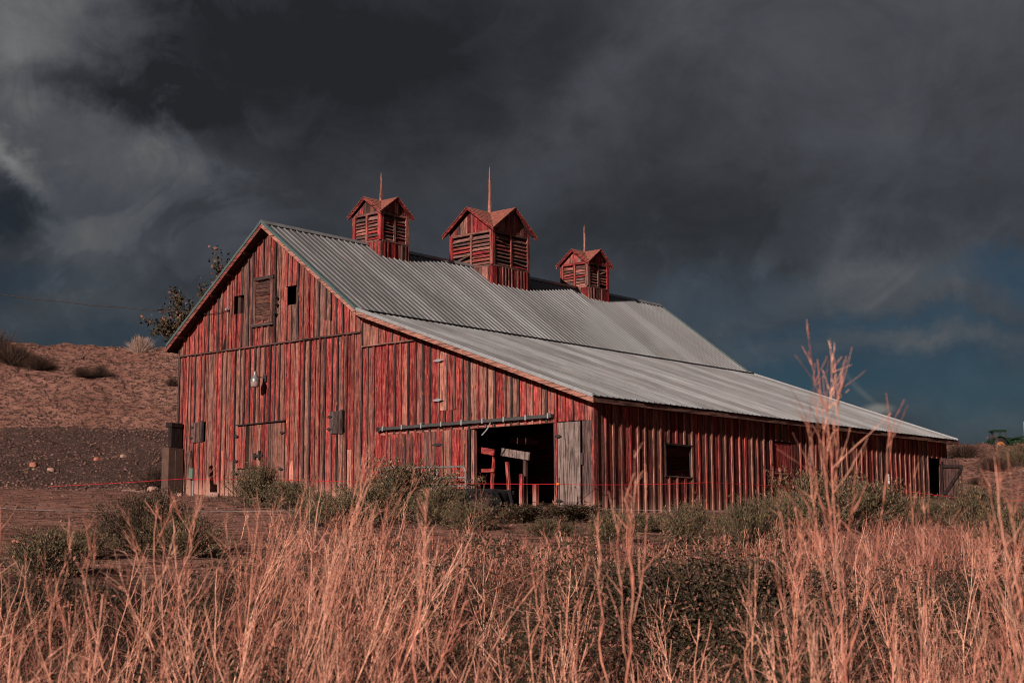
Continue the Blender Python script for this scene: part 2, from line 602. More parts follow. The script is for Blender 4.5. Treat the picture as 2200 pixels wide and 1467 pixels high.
def make_ground():
    azs = np.concatenate([np.arange(-64, -17, 0.22), np.arange(-17, 296, 4.0)])
    rad = np.concatenate([[0.4], np.geomspace(0.8, 40, 90), np.linspace(40.6, 90, 130), np.geomspace(91.5, 3500, 80)])
    A, D = np.meshgrid(np.radians(azs), rad)
    X, Y = EYE[0]+D*np.sin(A), EYE[1]+D*np.cos(A)
    Z = gz(X, Y)
    na, nr = len(azs), len(rad)
    V = np.stack([X, Y, Z], -1).reshape(-1, 3)
    i, j = np.meshgrid(np.arange(nr-1), np.arange(na), indexing='ij')
    j2 = (j+1) % na
    F = np.stack([i*na+j, (i+1)*na+j, (i+1)*na+j2, i*na+j2], -1).reshape(-1, 4)[:, ::-1]
    # the middle
    V = np.vstack([V, [[EYE[0], EYE[1], float(gz(EYE[0], EYE[1]))]]])
    c = len(V)-1
    jj = np.arange(na)
    F = np.vstack([F, np.stack([np.full(na, c), jj, (jj+1) % na, (jj+1) % na], -1)[:, :]]) if False else F
    # soil kinds: dark gravel bench (1), overgrown soil near the weeds (-1)
    dd = np.hypot(V[:, 0]-EYE[0], V[:, 1]-EYE[1])
    bench = sstep(46, 50, dd)*sstep(64, 61, dd)*sstep(-3, -9, V[:, 0])
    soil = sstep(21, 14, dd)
    m, t, b = mat_new('dry_earth')
    at = t.n('ShaderNodeAttribute', attribute_name='tint').outputs['Fac']
    pos = t.n('ShaderNodeNewGeometry').outputs['Position']
    n1 = t.noise(pos, 0.35, 6, 0.6)
    n2 = t.noise(pos, 2.6, 8, 0.7)
    n3 = t.noise(pos, 14.0, 5, 0.7)
    earth = t.mix(t.ramp(n1, 0.35, 0.65), (0.320, 0.155, 0.117), (0.430, 0.225, 0.170))
    earth = t.mix(t.ramp(n2, 0.45, 0.60), earth, (0.105, 0.054, 0.042))
    grav = t.mix(t.ramp(n3, 0.35, 0.7), (0.060, 0.038, 0.033), (0.165, 0.098, 0.080))
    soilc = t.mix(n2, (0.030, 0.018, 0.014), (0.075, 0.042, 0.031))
    edge = t.m('ADD', at, t.m('MULTIPLY', t.m('SUBTRACT', n2, 0.5), 0.7))
    c1 = t.mix(t.ramp(edge, 0.3, 0.65), earth, grav)
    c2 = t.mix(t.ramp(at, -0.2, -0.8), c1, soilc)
    sp = t.ramp(t.voro(pos, 5.0).outputs['Distance'], 0.08, 0.2, 1.25, 1.0)
    s = t.n('ShaderNodeVectorMath', operation='SCALE')
    t.put(s.inputs[0], c2)
    t.put(s.inputs['Scale'], t.m('MULTIPLY', sp, t.ramp(n3, 0.25, 0.7, 0.70, 1.12, False)))
    t.put(b.inputs['Base Color'], s.outputs[0])
    b.inputs['Roughness'].default_value = 0.95
    b.inputs['Specular IOR Level'].default_value = 0.1
    bp = t.n('ShaderNodeBump')
    bp.inputs['Strength'].default_value = 0.9
    bp.inputs['Distance'].default_value = 0.30
    t.put(bp.inputs['Height'], t.m('ADD', n2, t.m('MULTIPLY', n3, 0.5)))
    t.put(b.inputs['Normal'], bp.outputs[0])
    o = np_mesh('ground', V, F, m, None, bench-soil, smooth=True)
    tag(o, kind='structure')
    return o


make_ground()

# ------------------------------------------------------------------ barn dimensions
YG = 0.35                       # gable cladding plane
XL, XR = -4.0, 11.4             # left wall, lean-to wall
YB = 19.3                       # far gable
D = 19.63
ZP, SL, XK, SE, XE = 9.19, 0.749, 3.87, 0.3617, 11.667
ZK = ZP-SL*XK
ZE = ZK-SE*(XE-XK)
XLE = -4.22


def zroof(x):
    if x < 0:
        return ZP+SL*x
    if x < XK:
        return ZP-SL*x
    return ZK-SE*(x-XK)


barn = empty('barn', (3.7, 9.8, 0.9))
tag(barn, 'large weathered red board barn with steel roof and three louvered cupolas', 'barn')


def g1(x, y):
    return float(gz(x, y, False))


# ---- framing carries the cladding
# gable wall: framing mesh
m = MB()
for x in np.arange(XL+0.1, XR, 1.25):
    if 4.6 < x < 11.2:
        continue
    m.box(x-0.06, x+0.06, YG+0.07, YG+0.19, g1(x, YG)-0.1, zroof(x)-0.2)
for z in (2.2, 4.0, 5.7):
    for a, bb in ((XL+0.16, -1.4), (0.9, 4.4)):
        m.box(a, bb, YG+0.045, YG+0.068, z-0.07, z+0.07)
gable_wall = m.build('gable_wall', DARK, barn)
m = MB()
for y in np.arange(YG+0.4, YB, 1.5):
    if 8.0 < y < 9.6 or 17.7 < y < 19 or 3 < y < 4.6:
        continue
    m.box(XR-0.19, XR-0.07, y-0.06, y+0.06, g1(XR, y)-0.1, zroof(XR)-0.2)
side_wall = m.build('side_wall', DARK, barn)

# openings (x0, x1, z0, z1) in the gable cladding
HOLES_G = [(-1.55, -1.12, 6.74, 7.27), (0.74, 1.16, 6.76, 7.29), (-0.60, 0.16, 6.45, 7.58),
           (-1.25, 0.76, -9, 3.52), (2.59, 3.16, 3.08, 3.68), (-3.30, -2.72, 3.14, 3.72),
           (6.57, 7.36, 3.45, 4.95), (7.60, 10.25, -9, 2.94), (10.35, 11.15, -9, 2.96)]
HOLES_S = [(3.23, 4.37, 1.77, 2.52), (8.24, 9.33, -9, 2.88), (17.96, 18.80, -9, 2.84)]


def spans(a, b, z0, z1, holes):
    """pieces of the upright strip a..b, z0..z1 that the openings leave"""
    segs = [(z0, z1)]
    for h0, h1, hz0, hz1 in holes:
        if b <= h0+0.02 or a >= h1-0.02:
            continue
        out = []
        for s0, s1 in segs:
            if hz1 <= s0 or hz0 >= s1:
                out.append((s0, s1))
                continue
            if hz0-s0 > 0.06:
                out.append((s0, hz0))
            if s1-hz1 > 0.06:
                out.append((hz1, s1))
        segs = out
    return segs


def clip_u(a, b, holes, z0, z1):
    """cut a board sideways where an opening's edge passes through it"""
    cuts = sorted({c for h0, h1, hz0, hz1 in holes for c in (h0, h1) if a+0.02 < c < b-0.02 and hz1 > z0 and hz0 < z1})
    e = [a]+cuts+[b]
    return list(zip(e[:-1], e[1:]))


def board_gable(a, b, z0, z1, top, name='board', proud=0.0, th=0.024, color=None, mat=None, parent=None, jit=0.004, tilt=0.0):
    """upright board on the gable; top None = straight cut at z1, else follows the roof"""
    za, zb = z1, z1
    if top:
        za, zb = min(z1, zroof(a)-0.13), min(z1, zroof(b)-0.13)
    if min(za, zb)-z0 < 0.05:
        return
    y = YG-proud+RNG.uniform(-jit, jit)
    m = MB()
    dx = tilt*(max(za, zb)-z0)
    pts = [(a-dx, y, z0), (b-dx, y, z0), (b+dx, y, zb), (a+dx, y, za)]
    if top and a < 0 < b:
        pts = pts[:3]+[(0, y, min(z1, zroof(0)-0.13))]+pts[3:]
    m.prism(pts, (0, th, 0))
    return m.build(name, mat or WZ, parent or gable_wall, color or wcol())


def clad_row(x0, x1, z0f, z1, top, pitch, holes, split=0.0, paint=0.5, grey=0.25):
    x = x0
    edges = [x0]
    while x < x1-0.12:
        x = min(x1, x+pitch*RNG.uniform(0.82, 1.18))
        if x1-x < 0.1:
            x = x1
        edges.append(x)
    for a, b in zip(edges[:-1], edges[1:]):
        zb = z0f((a+b)/2)
        ptn = paint+RNG.choice((-0.16, -0.06, 0, 0.03, 0.08, 0.16))
        for ua, ub in clip_u(a, b, holes, zb, z1):
            for s0, s1 in spans(ua, ub, zb, z1, holes):
                lower_cut = s0 == zb
                tp = top if s1 == z1 else False
                cl = wcol(ptn, 0.5, grey, 0.09)
                if split and lower_cut and s1-s0 > 2.0 and RNG.random() < split:
                    k = s0+RNG.uniform(1.0, 2.0)
                    board_gable(ua+0.011, ub-0.011, s0, k-0.004, False, color=wcol(0.25, 0.6, grey*1.2))
                    board_gable(ua+0.011, ub-0.011, k, s1, tp, color=cl)
                else:
                    board_gable(ua+0.011, ub-0.011, s0, s1, tp, color=cl)
    # battens over the joints
    for e in edges[:-1]:
        if RNG.random() < 0.07:
            continue
        hw = RNG.uniform(0.022, 0.034)
        e += RNG.uniform(-0.032, 0.032)
        zb = z0f(e)
        gry = RNG.random() < 0.45
        for s0, s1 in spans(e-hw, e+hw, zb, z1, holes):
            if top and s1 == z1 and min(zroof(e-hw), zroof(e+hw))-0.13 < s0+0.3:
                continue
            if RNG.random() < 0.1:
                s0 = min(s0+RNG.uniform(0.05, 0.6), s1-0.3)
            board_gable(e-hw, e+hw, s0, s1, top and s1 == z1, 'batten', 0.040, 0.0355, wcol(0.22 if gry else 0.5, 0.33 if gry else 0.50, 0.9 if gry else 0.35),
                        tilt=RNG.gauss(0, 0.0015))


gb = lambda x: g1(x, YG)-0.06-RNG.uniform(0, 0.05)
NOH = HOLES_G
clad_row(XL, 3.76, lambda x: 5.745, 99, True, 0.235, NOH, paint=0.52, grey=0.35)
clad_row(XL, 3.76, gb, 5.70, False, 0.205, NOH, split=0.4, paint=0.50, grey=0.3)
clad_row(3.80, 6.15, lambda x: 5.345, 99, True, 0.27, NOH, paint=0.66, grey=0.2)
clad_row(3.80, 7.36, gb, 5.30, True, 0.245, NOH, paint=0.58, grey=0.25)
clad_row(7.36, XR, gb, 99, True, 0.25, NOH, paint=0.60, grey=0.3)


def piece(name, mat, parent, color, fn):
    mm = MB()
    fn(mm)
    return mm.build(name, mat, parent, color)


# ledgers, corner posts, trims
piece('ledger', WX, gable_wall, wcol(0.3, 0.45, 0.6), lambda q: q.box(XL, 3.76, YG-0.075, YG-0.001, 5.702, 5.743))
piece('ledger', WX, gable_wall, wcol(0.3, 0.45, 0.6), lambda q: q.box(3.80, 6.12, YG-0.075, YG-0.001, 5.302, 5.342))
piece('corner_trim', WZ, gable_wall, wcol(0.2, 0.3, 0.9), lambda q: q.box(XL-0.05, XL-0.004, YG-0.02, YG+0.10, g1(XL, YG)-0.1, 5.95))
piece('corner_trim', WZ, gable_wall, wcol(0.4, 0.35, 0.7), lambda q: q.box(3.762, 3.798, YG-0.05, YG+0.01, 3.9, 5.95))
piece('corner_trim', WZ, gable_wall, wcol(0.35, 0.5, 0.5), lambda q: q.box(XR+0.004, XR+0.035, YG-0.03, YG+0.13, g1(XR, YG)-0.1, zroof(XR)-0.2))
piece('door_post', WZ, gable_wall, wcol(0.05, 0.42, 0.75), lambda q: q.box(10.255, 10.345, YG-0.035, YG+0.09, g1(10.3, YG)-0.1, 2.93))
piece('door_post', WZ, gable_wall, wcol(0.5, 0.5, 0.3), lambda q: q.box(7.605, 7.70, YG+0.03, YG+0.14, g1(7.6, YG)-0.1, 2.92))
piece('lintel', WX, gable_wall, wcol(0.5, 0.6, 0.3), lambda q: q.box(4.5, 10.34, YG-0.012, YG+0.05, 2.945, 3.00))
# one split, dark hanging slab of board under the gable
mm = MB()
mm.prism([(-2.0, YG-0.03, 5.75), (-1.84, YG-0.03, 5.75), (-1.80, YG-0.03, 6.42)], (0, 0.02, 0))
mm.build('split_board', WZ, gable_wall, (0.1, 0.05, 1.0))

# louver vent in the gable
vent = piece('louver_vent', WZ, barn, wcol(0.25, 0.5, 0.6), lambda q: (q.box(-0.63, -0.545, YG-0.06, YG+0.03, 6.36, 7.60), q.box(0.105, 0.19, YG-0.06, YG+0.03, 6.36, 7.60)))
piece('sill', WX, vent, wcol(0.1, 0.3, 0.9), lambda q: q.box(-0.68, 0.24, YG-0.085, YG+0.03, 6.27, 6.358))
piece('lintel', WX, vent, wcol(0.1, 0.4, 0.8), lambda q: q.box(-0.66, 0.22, YG-0.075, YG+0.03, 7.602, 7.69))
for i in range(11):
    z = 6.44+i*0.107
    piece('slat', WX, vent, wcol(0.35, 0.5, 0.5, 0.08), lambda q: q.obox((-0.22, YG-0.01, z), (0.322, 0, RNG.uniform(-0.006, 0.006)), (0, 0.032, -0.036), (0, 0.007, 0.007)))
piece('backing', DARK, vent, None, lambda q: q.box(-0.6, 0.16, YG+0.06, YG+0.075, 6.4, 7.6))


def hinge(parent, x, z, w=0.20, mat=None, y=YG):
    q = MB()
    q.prism([(x-w*0.5, y-0.07, z), (x-w*0.12, y-0.07, z+0.035), (x+w*0.12, y-0.07, z+0.035), (x+w*0.5, y-0.07, z), (x+w*0.12, y-0.07, z-0.035), (x-w*0.12, y-0.07, z-0.035)], (0, 0.008, 0))
    q.build('hinge', mat or IRON, parent)


def leaf_door(name, x0, x1, z0, z1, pitch, col, battens=True, y=YG-0.018, skew=0.0, parent=barn, mat=None, dark_edge=True):
    """a door leaf of upright boards on rails; its boards are its pieces"""
    q = MB()
    q.box(x0+0.03, x1-0.03, y+0.026, y+0.05, z1-0.25, z1-0.12)
    q.box(x0+0.03, x1-0.03, y+0.026, y+0.05, z0+0.15, z0+0.28)
    leaf = q.build(name, DARK, parent)
    n = max(2, round((x1-x0)/pitch))
    xs = np.linspace(x0, x1, n+1)
    for i in range(n):
        a, b = xs[i]+0.003, xs[i+1]-0.003
        dz = RNG.uniform(-0.02, 0.02)
        yj = y+RNG.uniform(-0.004, 0.004)
        qq = MB()
        qq.prism([(a, yj, z0+dz), (b, yj, z0+dz), (b, yj, z1-0.004), (a, yj, z1-0.004)], (0, 0.025, 0))
        qq.build('board', mat or WZ, leaf, col())
        if battens and i > 0:
            hw = 0.03
            qq = MB()
            qq.box(xs[i]-hw, xs[i]+hw, y-0.027, y-0.006, z0+0.02, z1-RNG.uniform(0.01, 0.1))
            qq.build('batten', mat or WZ, leaf, wcol(0.4, 0.4, 0.6))
    return leaf


# pair of stable doors, the left one cut in two halves
zt = 3.50
zb0 = g1(-0.3, YG)+0.0
dl = leaf_door('stable_door', -1.23, -0.25, 2.30, zt, 0.16, lambda: wcol(0.42, 0.44, 0.45), False)
hinge(dl, -1.26, 3.22)
hinge(dl, -1.26, 2.52)
piece('latch', IRON, dl, None, lambda q: (q.box(-0.52, -0.12, YG-0.065, YG-0.024, 2.60, 2.66), q.box(-0.28, -0.22, YG-0.08, YG-0.024, 2.50, 2.76), q.box(-0.50, -0.42, YG-0.075, YG-0.024, 2.54, 2.70)))
dl2 = leaf_door('stable_door', -1.23, -0.25, zb0, 2.275, 0.17, lambda: wcol(0.40, 0.5, 0.45), False)
hinge(dl2, -1.28, 2.17)
dr = leaf_door('stable_door', -0.23, 0.75, zb0, zt, 0.15, lambda: wcol(0.44, 0.44, 0.45), False)
hinge(dr, 0.68, 3.22)
hinge(dr, 0.66, 2.22)
piece('drip_board', WX, dl, (0.1, 0.2, 1.0), lambda q: q.beam((-1.26, YG-0.05, 3.525), (0.80, YG-0.05, 3.545), 0.07, 0.03))


def shutter(x0, x1, z0, z1):
    s = leaf_door('shutter', x0, x1-0.05, z0, z1, 0.17, lambda: wcol(0.10, 0.42, 0.85), False, YG-0.05)
    hinge(s, x0+0.02, z1-0.14, 0.2, y=YG-0.01)
    hinge(s, x0+0.0, z0+0.13, 0.2, y=YG-0.01)
    piece('batten', WZ, s, (0.1, 0.35, 0.9), lambda q: q.box(x1-0.13, x1-0.06, YG-0.075, YG-0.056, z0-0.02, z1+0.02))
    return s


shutter(2.59, 3.16, 3.08, 3.68)
shutter(-3.30, -2.72, 3.14, 3.72)
up = leaf_door('hay_hatch', 6.57, 7.36, 3.45, 4.95, 0.26, lambda: wcol(0.55, 0.52, 0.3), True, YG-0.004)
hinge(up, 6.58, 4.72, 0.36, GALV, YG-0.01)
hinge(up, 6.56, 3.72, 0.36, GALV, YG-0.01)

# sliding door, pushed to the left over the wall
sd = leaf_door('sliding_door', 4.66, 7.58, g1(6, YG)+0.02, 2.94, 0.27, lambda: wcol(0.56, 0.44, 0.35), True, YG-0.095)
hinge(sd, 6.60, 2.60, 0.4, IRON, YG-0.06)
# overhead track
trk = piece('door_track', TRACKM, barn, None, lambda q: q.prism([(4.55, YG-0.02, 3.07), (4.55, YG-0.13, 3.06), (4.55, YG-0.13, 3.13), (4.55, YG-0.02, 3.15)], (5.70, 0, 0)))
piece('end_block', WX, trk, (0.0, 0.2, 1.0), lambda q: q.box(4.42, 4.55, YG-0.10, YG-0.005, 3.03, 3.15))
for x in np.linspace(4.68, 10.16, 9):
    piece('bracket', GALV, trk, None, lambda q: (q.box(x-0.02, x+0.02, YG-0.142, YG-0.132, 3.04, 3.16), q.box(x-0.02, x+0.02, YG-0.14, YG-0.03, 3.162, 3.172)))
piece('trolley_hook', GALV, trk, None, lambda q: q.tube([(8.35, YG-0.10, 3.05), (8.35, YG-0.16, 2.95), (8.30, YG-0.20, 2.86), (8.20, YG-0.25, 2.74)], 0.016, 6))

# narrow grey plank door by the corner
gd = leaf_door('plank_door', 10.36, 11.02, g1(10.7, YG)+0.04, 2.94, 0.165, lambda: wcol(0.0, 0.42, 0.42, 0.08), False, YG-0.02, mat=GREYW)
hinge(gd, 10.40, 2.62, 0.22)
hinge(gd, 10.42, 1.12, 0.22)
piece('latch', WZ, gd, (0.0, 0.4, 0.9), lambda q: q.box(11.06, 11.12, YG-0.06, YG-0.02, 1.93, 2.20))
piece('board', WZ, gable_wall, (0.0, 0.5, 0.8), lambda q: q.box(11.08, 11.36, YG-0.013, YG-0.002-0.002, g1(11.2, YG)-0.05, 2.95))
piece('threshold', WX, gable_wall, (0.1, 0.5, 0.4), lambda q: q.box(10.2, 11.3, YG-0.16, YG-0.03, g1(10.7, YG)-0.10, g1(10.7, YG)+0.02))


# ---- lean-to side wall cladding
def board_side(a, b, z0, z1, name='board', proud=0.0, th=0.024, color=None, parent=None, jit=0.004, tilt=0.0):
    x = XR+proud+RNG.uniform(-jit, jit)
    dy = tilt*(z1-z0)
    q = MB()
    q.prism([(x, a-dy, z0), (x, b-dy, z0), (x, b+dy, z1), (x, a+dy, z1)], (-th, 0, 0))
    return q.build(name, WZ, parent or side_wall, color or wcol())


ztop = zroof(XR)-0.16
y = YG+0.11
edges = [y]
while y < YB-0.1:
    y = min(YB, y+0.315*RNG.uniform(0.85, 1.15))
    edges.append(y)
for a, b in zip(edges[:-1], edges[1:]):
    zb = g1(XR, (a+b)/2)-0.08
    cl = wcol(0.52, 0.36, 0.35)
    for ua, ub in clip_u(a, b, HOLES_S, zb, ztop):
        for s0, s1 in spans(ua, ub, zb, ztop, HOLES_S):
            board_side(ua+0.006, ub-0.006, s0, s1, color=cl)
for e in edges[1:-1]:
    hw = RNG.uniform(0.024, 0.034)
    e += RNG.uniform(-0.012, 0.012)
    for s0, s1 in spans(e-hw, e+hw, g1(XR, e)-0.08, ztop, HOLES_S):
        if RNG.random() < 0.05:
            continue
        board_side(e-hw, e+hw, s0, s1, 'batten', 0.034, 0.0295, wcol(0.42, 0.60, 0.2), tilt=RNG.gauss(0, 0.002))
# side window surround
sw = piece('window_frame', GREYW, barn, (0.0, 0.15, 0.9), lambda q: (q.box(XR-0.05, XR+0.03, 3.20, 3.235, 1.77, 2.52), q.box(XR-0.05, XR+0.03, 4.365, 4.40, 1.77, 2.52)))
piece('sill', WY, sw, (0.0, 0.5, 0.6), lambda q: q.beam((XR+0.0, 3.18, 1.755), (XR+0.0, 4.42, 1.745), 0.08, 0.03))
piece('lintel', WY, sw, (0.0, 0.2, 0.9), lambda q: q.beam((XR, 3.18, 2.545), (XR, 4.42, 2.535), 0.07, 0.04))


def side_leaf(name, y0, y1, z0, z1, x, col, pitch=0.22):
    q = MB()
    q.box(x-0.05, x-0.027, y0+0.04, y1-0.04, z1-0.3, z1-0.15)
    q.box(x-0.05, x-0.027, y0+0.04, y1-0.04, z0+0.2, z0+0.35)
    leaf = q.build(name, DARK, barn)
    n = max(2, round((y1-y0)/pitch))
    ys = np.linspace(y0, y1, n+1)
    for i in range(n):
        qq = MB()
        xx = x+RNG.uniform(-0.004, 0.004)
        qq.prism([(xx, ys[i]+0.003, z0), (xx, ys[i+1]-0.003, z0), (xx, ys[i+1]-0.003, z1), (xx, ys[i]+0.003, z1)], (-0.025, 0, 0))
        qq.build('board', WZ, leaf, col())
    return leaf


md = side_leaf('side_door', 8.28, 9.30, g1(XR, 8.8), 2.84, XR-0.02, lambda: wcol(0.75, 0.5, 0.2))
piece('latch', WY, md, (0.0, 0.8, 0.3), lambda q: (q.box(XR-0.015, XR+0.05, 8.20, 8.27, 1.85, 2.2), q.box(XR-0.01, XR+0.05, 8.62, 8.70, 1.8, 2.15), q.box(XR-0.01, XR+0.03, 8.3, 8.6, 1.99, 2.06), q.box(XR-0.01, XR+0.03, 8.72, 9.1, 1.97, 2.04)))
piece('frame_post', WZ, md, (0.0, 0.75, 0.4), lambda q: q.box(XR-0.02, XR+0.045, 8.20, 8.262, 2.25, 2.88))

# far door: leaf swung back, with its Z brace
hx, hy = XR+0.04, 18.80
ddir = Vector((0.40, 0.80, 0)).normalized()
nrm = Vector((ddir.y, -ddir.x, 0))
zb = g1(XR, 19)-0.02
q = MB()
q.beam((hx, hy, 2.60), tuple(Vector((hx, hy, 2.60))+ddir*0.85), 0.04, 0.10)
fd = q.build('far_door', WY, barn, (0.05, 0.25, 1.0))
for i in range(4):
    a = Vector((hx, hy, 0))+ddir*(0.212*i+0.003)
    b = Vector((hx, hy, 0))+ddir*(0.212*(i+1)-0.003)
    z1 = 2.86-0.02*i
    qq = MB()
    qq.prism([a+Vector((0, 0, zb)), b+Vector((0, 0, zb)), b+Vector((0, 0, z1)), a+Vector((0, 0, z1))], -nrm*0.024-nrm*0.0)
    ob = qq.build('board', WZ, fd, wcol(0.12, 0.42, 0.6, 0.06))
    ob.location -= nrm*0.022
for (s0, z0), (s1, z1) in (((0.06, 1.70), (0.82, 2.55)), ((0.05, 1.62), (0.84, 1.62)), ((0.06, 0.95), (0.82, 1.58))):
    p0 = Vector((hx, hy, z0))+ddir*s0
    p1 = Vector((hx, hy, z1))+ddir*s1
    qq = MB()
    qq.beam(p0, p1, 0.04, 0.10)
    qq.build('brace', WY, fd, (0.05, 0.22, 1.0))
piece('board', WZ, fd, (0.2, 0.35, 0.6), lambda q: q.prism([(XR+0.04, 18.55, zb), (XR+0.06, 18.78, zb), (XR+0.06, 18.78, 2.8), (XR+0.04, 18.60, 2.55)], (0.02, 0, 0)))

# ---- closing walls that face away
piece('back_wall', DARK, barn, None, lambda q: q.prism([(XL, YB, 0.8), (XR, YB, 0.4), (XR, YB, zroof(XR)-0.12), (XK, YB, ZK-0.12), (0, YB, ZP-0.12), (XL, YB, zroof(XL)-0.12)], (0, 0.04, 0)))
piece('left_wall', DARK, barn, None, lambda q: q.box(XL, XL+0.04, YG+0.1, YB-0.002, 1.0, zroof(XL)-0.12))

# ---- roof
deck_m = MB()
RT = 0.06
for (xa, xb) in ((XLE, 0.0), (0.0, XK), (XK, XE-0.03)):
    za, zb_ = (zroof(xa)-0.03 if xa != XK else ZK-0.03), (zroof(xb)-0.03 if xb != XK else ZK-0.03)
    deck_m.prism([(xa, 0.06, za), (xb, 0.06, zb_), (xb, 0.06, zb_-RT), (xa, 0.06, za-RT)], (0, D-0.12, 0))
roof = deck_m.build('roof', DARK, barn)


def wave(s, yy):
    return (0.014*math.sin(yy*1.3+s*2.2+0.6)+0.010*math.sin(yy*2.9-s*1.7)+0.009*math.sin(yy*0.7+s*4.0))*math.sin(min(1.0, s)*3.14159)


def roof_sheet(p0, p1, y0, y1, lower, nseg, amp, k):
    """ribbed sheet from eave-side p1 up to p0 (x, z pairs) between y0 and y1"""
    n_r = 4
    pit = (y1-y0)/n_r
    prof = []
    for i in range(n_r):
        b = y0+i*pit
        for dyy, h in ((0.0, 0.0), (0.010, 0.030), (0.024, 0.030), (0.034, 0.0), (0.13, 0.0)):
            prof.append((b+dyy*pit/0.23, h))
    prof.append((y1+0.004, 0.0))
    dxx, dzz = p1[0]-p0[0], p1[1]-p0[1]
    L = math.hypot(dxx, dzz)
    nx, nz = -dzz/L, dxx/L
    if nz < 0:
        nx, nz = -nx, -nz
    V, F = [], []
    off = 0.003*(k % 2)
    for j in range(nseg+1):
        s = j/nseg
        for yy, h in prof:
            hh = h+off+(amp*wave(s, yy) if amp else 0)
            V.append((p0[0]+dxx*s+nx*hh, yy, p0[1]+dzz*s+nz*hh))
    n = len(prof)
    for j in range(nseg):
        for i in range(n-1):
            F.append((j*n+i, j*n+i+1, (j+1)*n+i+1, (j+1)*n+i))
    q = MB()
    q.add(V, F)
    o = q.build('roof_sheet', ROOF, roof)
    return o


NSH = 21
ys = np.linspace(0.0, D, NSH+1)
for i in range(NSH):
    e = RNG.uniform(-0.02, 0.02)
    roof_sheet((0.02, ZP-0.015), (XK+0.12+e, ZK-SL*(0.12+e)), ys[i], ys[i+1], False, 8, 0.10, i)
    e = RNG.uniform(-0.02, 0.02)
    roof_sheet((XK-0.03, ZK-0.008), (XE+0.03+e, ZE-SE*(0.03+e)-0.004), ys[i], ys[i+1], True, 14, 0.5, i)
    o = roof_sheet((-0.02, ZP-0.015), (XLE-0.05, zroof(XLE-0.05)), ys[i], ys[i+1], False, 2, 0.0, i)
piece('ridge_cap', ROOF, roof, None, lambda q: (q.prism([(0, -0.02, ZP+0.055), (0.16, -0.02, ZP-0.065), (0.16, -0.02, ZP-0.08), (0, -0.02, ZP+0.04)], (0, D+0.04, 0)), q.prism([(0, -0.02, ZP+0.055), (-0.16, -0.02, ZP-0.065), (-0.16, -0.02, ZP-0.08), (0, -0.02, ZP+0.04)], (0, D+0.04, 0))))
# flashing along the change of pitch
piece('flashing', TRACKM, roof, None, lambda q: q.prism([(XK+0.02, -0.01, ZK+0.035-0.02), (XK+0.22, -0.01, ZK-0.022), (XK+0.22, -0.01, ZK-0.035), (XK+0.02, -0.01, ZK-0.005-0.02)], (0, D, 0)))
# rake trims: steel edge over a timber fascia
def rake(xa, xb, y, mat_edge, c):
    za, zb_ = zroof(xa), zroof(xb)
    if xa == XK:
        za = ZK
    if xb == XK:
        zb_ = ZK
    up_ = 0.045
    q = MB()
    q.prism([(xa, y-0.022, za+up_), (xb, y-0.022, zb_+up_), (xb, y-0.022, zb_-0.045), (xa, y-0.022, za-0.045)], (0, 0.012, 0))
    q.prism([(xa, y-0.008, za+up_), (xb, y-0.008, zb_+up_), (xb, y-0.008, zb_+up_-0.014), (xa, y-0.008, za+up_-0.014)], (0, 0.10, 0))
    q.build('rake_trim', mat_edge, roof)
    q = MB()
    q.prism([(xa, y, za-0.03), (xb, y, zb_-0.03), (xb, y, zb_-0.17), (xa, y, za-0.17)], (0, 0.035, 0))
    q.build('rake_board', WX, roof, c)


rake(XLE, -0.002, 0.0, TRIM, wcol(0.4, 0.4, 0.5))
rake(0.002, XK-0.01, 0.0, TRIM, (0.25, 0.72, 0.2))
rake(XK+0.01, XE, 0.0, GALV, (0.22, 0.70, 0.25))
rake(0.002, XK-0.01, D+0.02, TRIM, wcol(0.4, 0.4, 0.5))
rake(XK+0.01, XE, D+0.02, GALV, wcol(0.4, 0.4, 0.5))
piece('eave_fascia', WY, roof, (0.12, 0.42, 0.45), lambda q: q.beam((XE-0.02, 0.04, ZE-0.10), (XE-0.02, D-0.06, ZE-0.10), 0.03, 0.10))
for y in np.arange(0.7, D-0.3, 0.62):       # rafter tails under the lean-to eave
    piece('rafter_tail', WX, roof, (0.3, 0.3, 0.7), lambda q: q.prism([(XR+0.04, y-0.025, zroof(XR+0.04)-0.10), (XE-0.04, y-0.025, zroof(XE-0.04)-0.10), (XE-0.04, y-0.025, zroof(XE-0.04)-0.19), (XR+0.04, y-0.025, zroof(XR+0.04)-0.21)], (0, 0.05, 0)))
for x in np.arange(XLE+0.5, -0.3, 0.72):    # lookouts under the far rake
    piece('lookout', WY, roof, (0.35, 0.4, 0.6), lambda q: q.beam((x, 0.045, zroof(x)-0.135), (x, YG-0.03, zroof(x)-0.135), 0.09, 0.07))
piece('eave_fascia', WY, roof, (0.3, 0.3, 0.6), lambda q: q.beam((XLE+0.01, 0.03, zroof(XLE)-0.12), (XLE+0.01, D-0.05, zroof(XLE)-0.12), 0.03, 0.12))


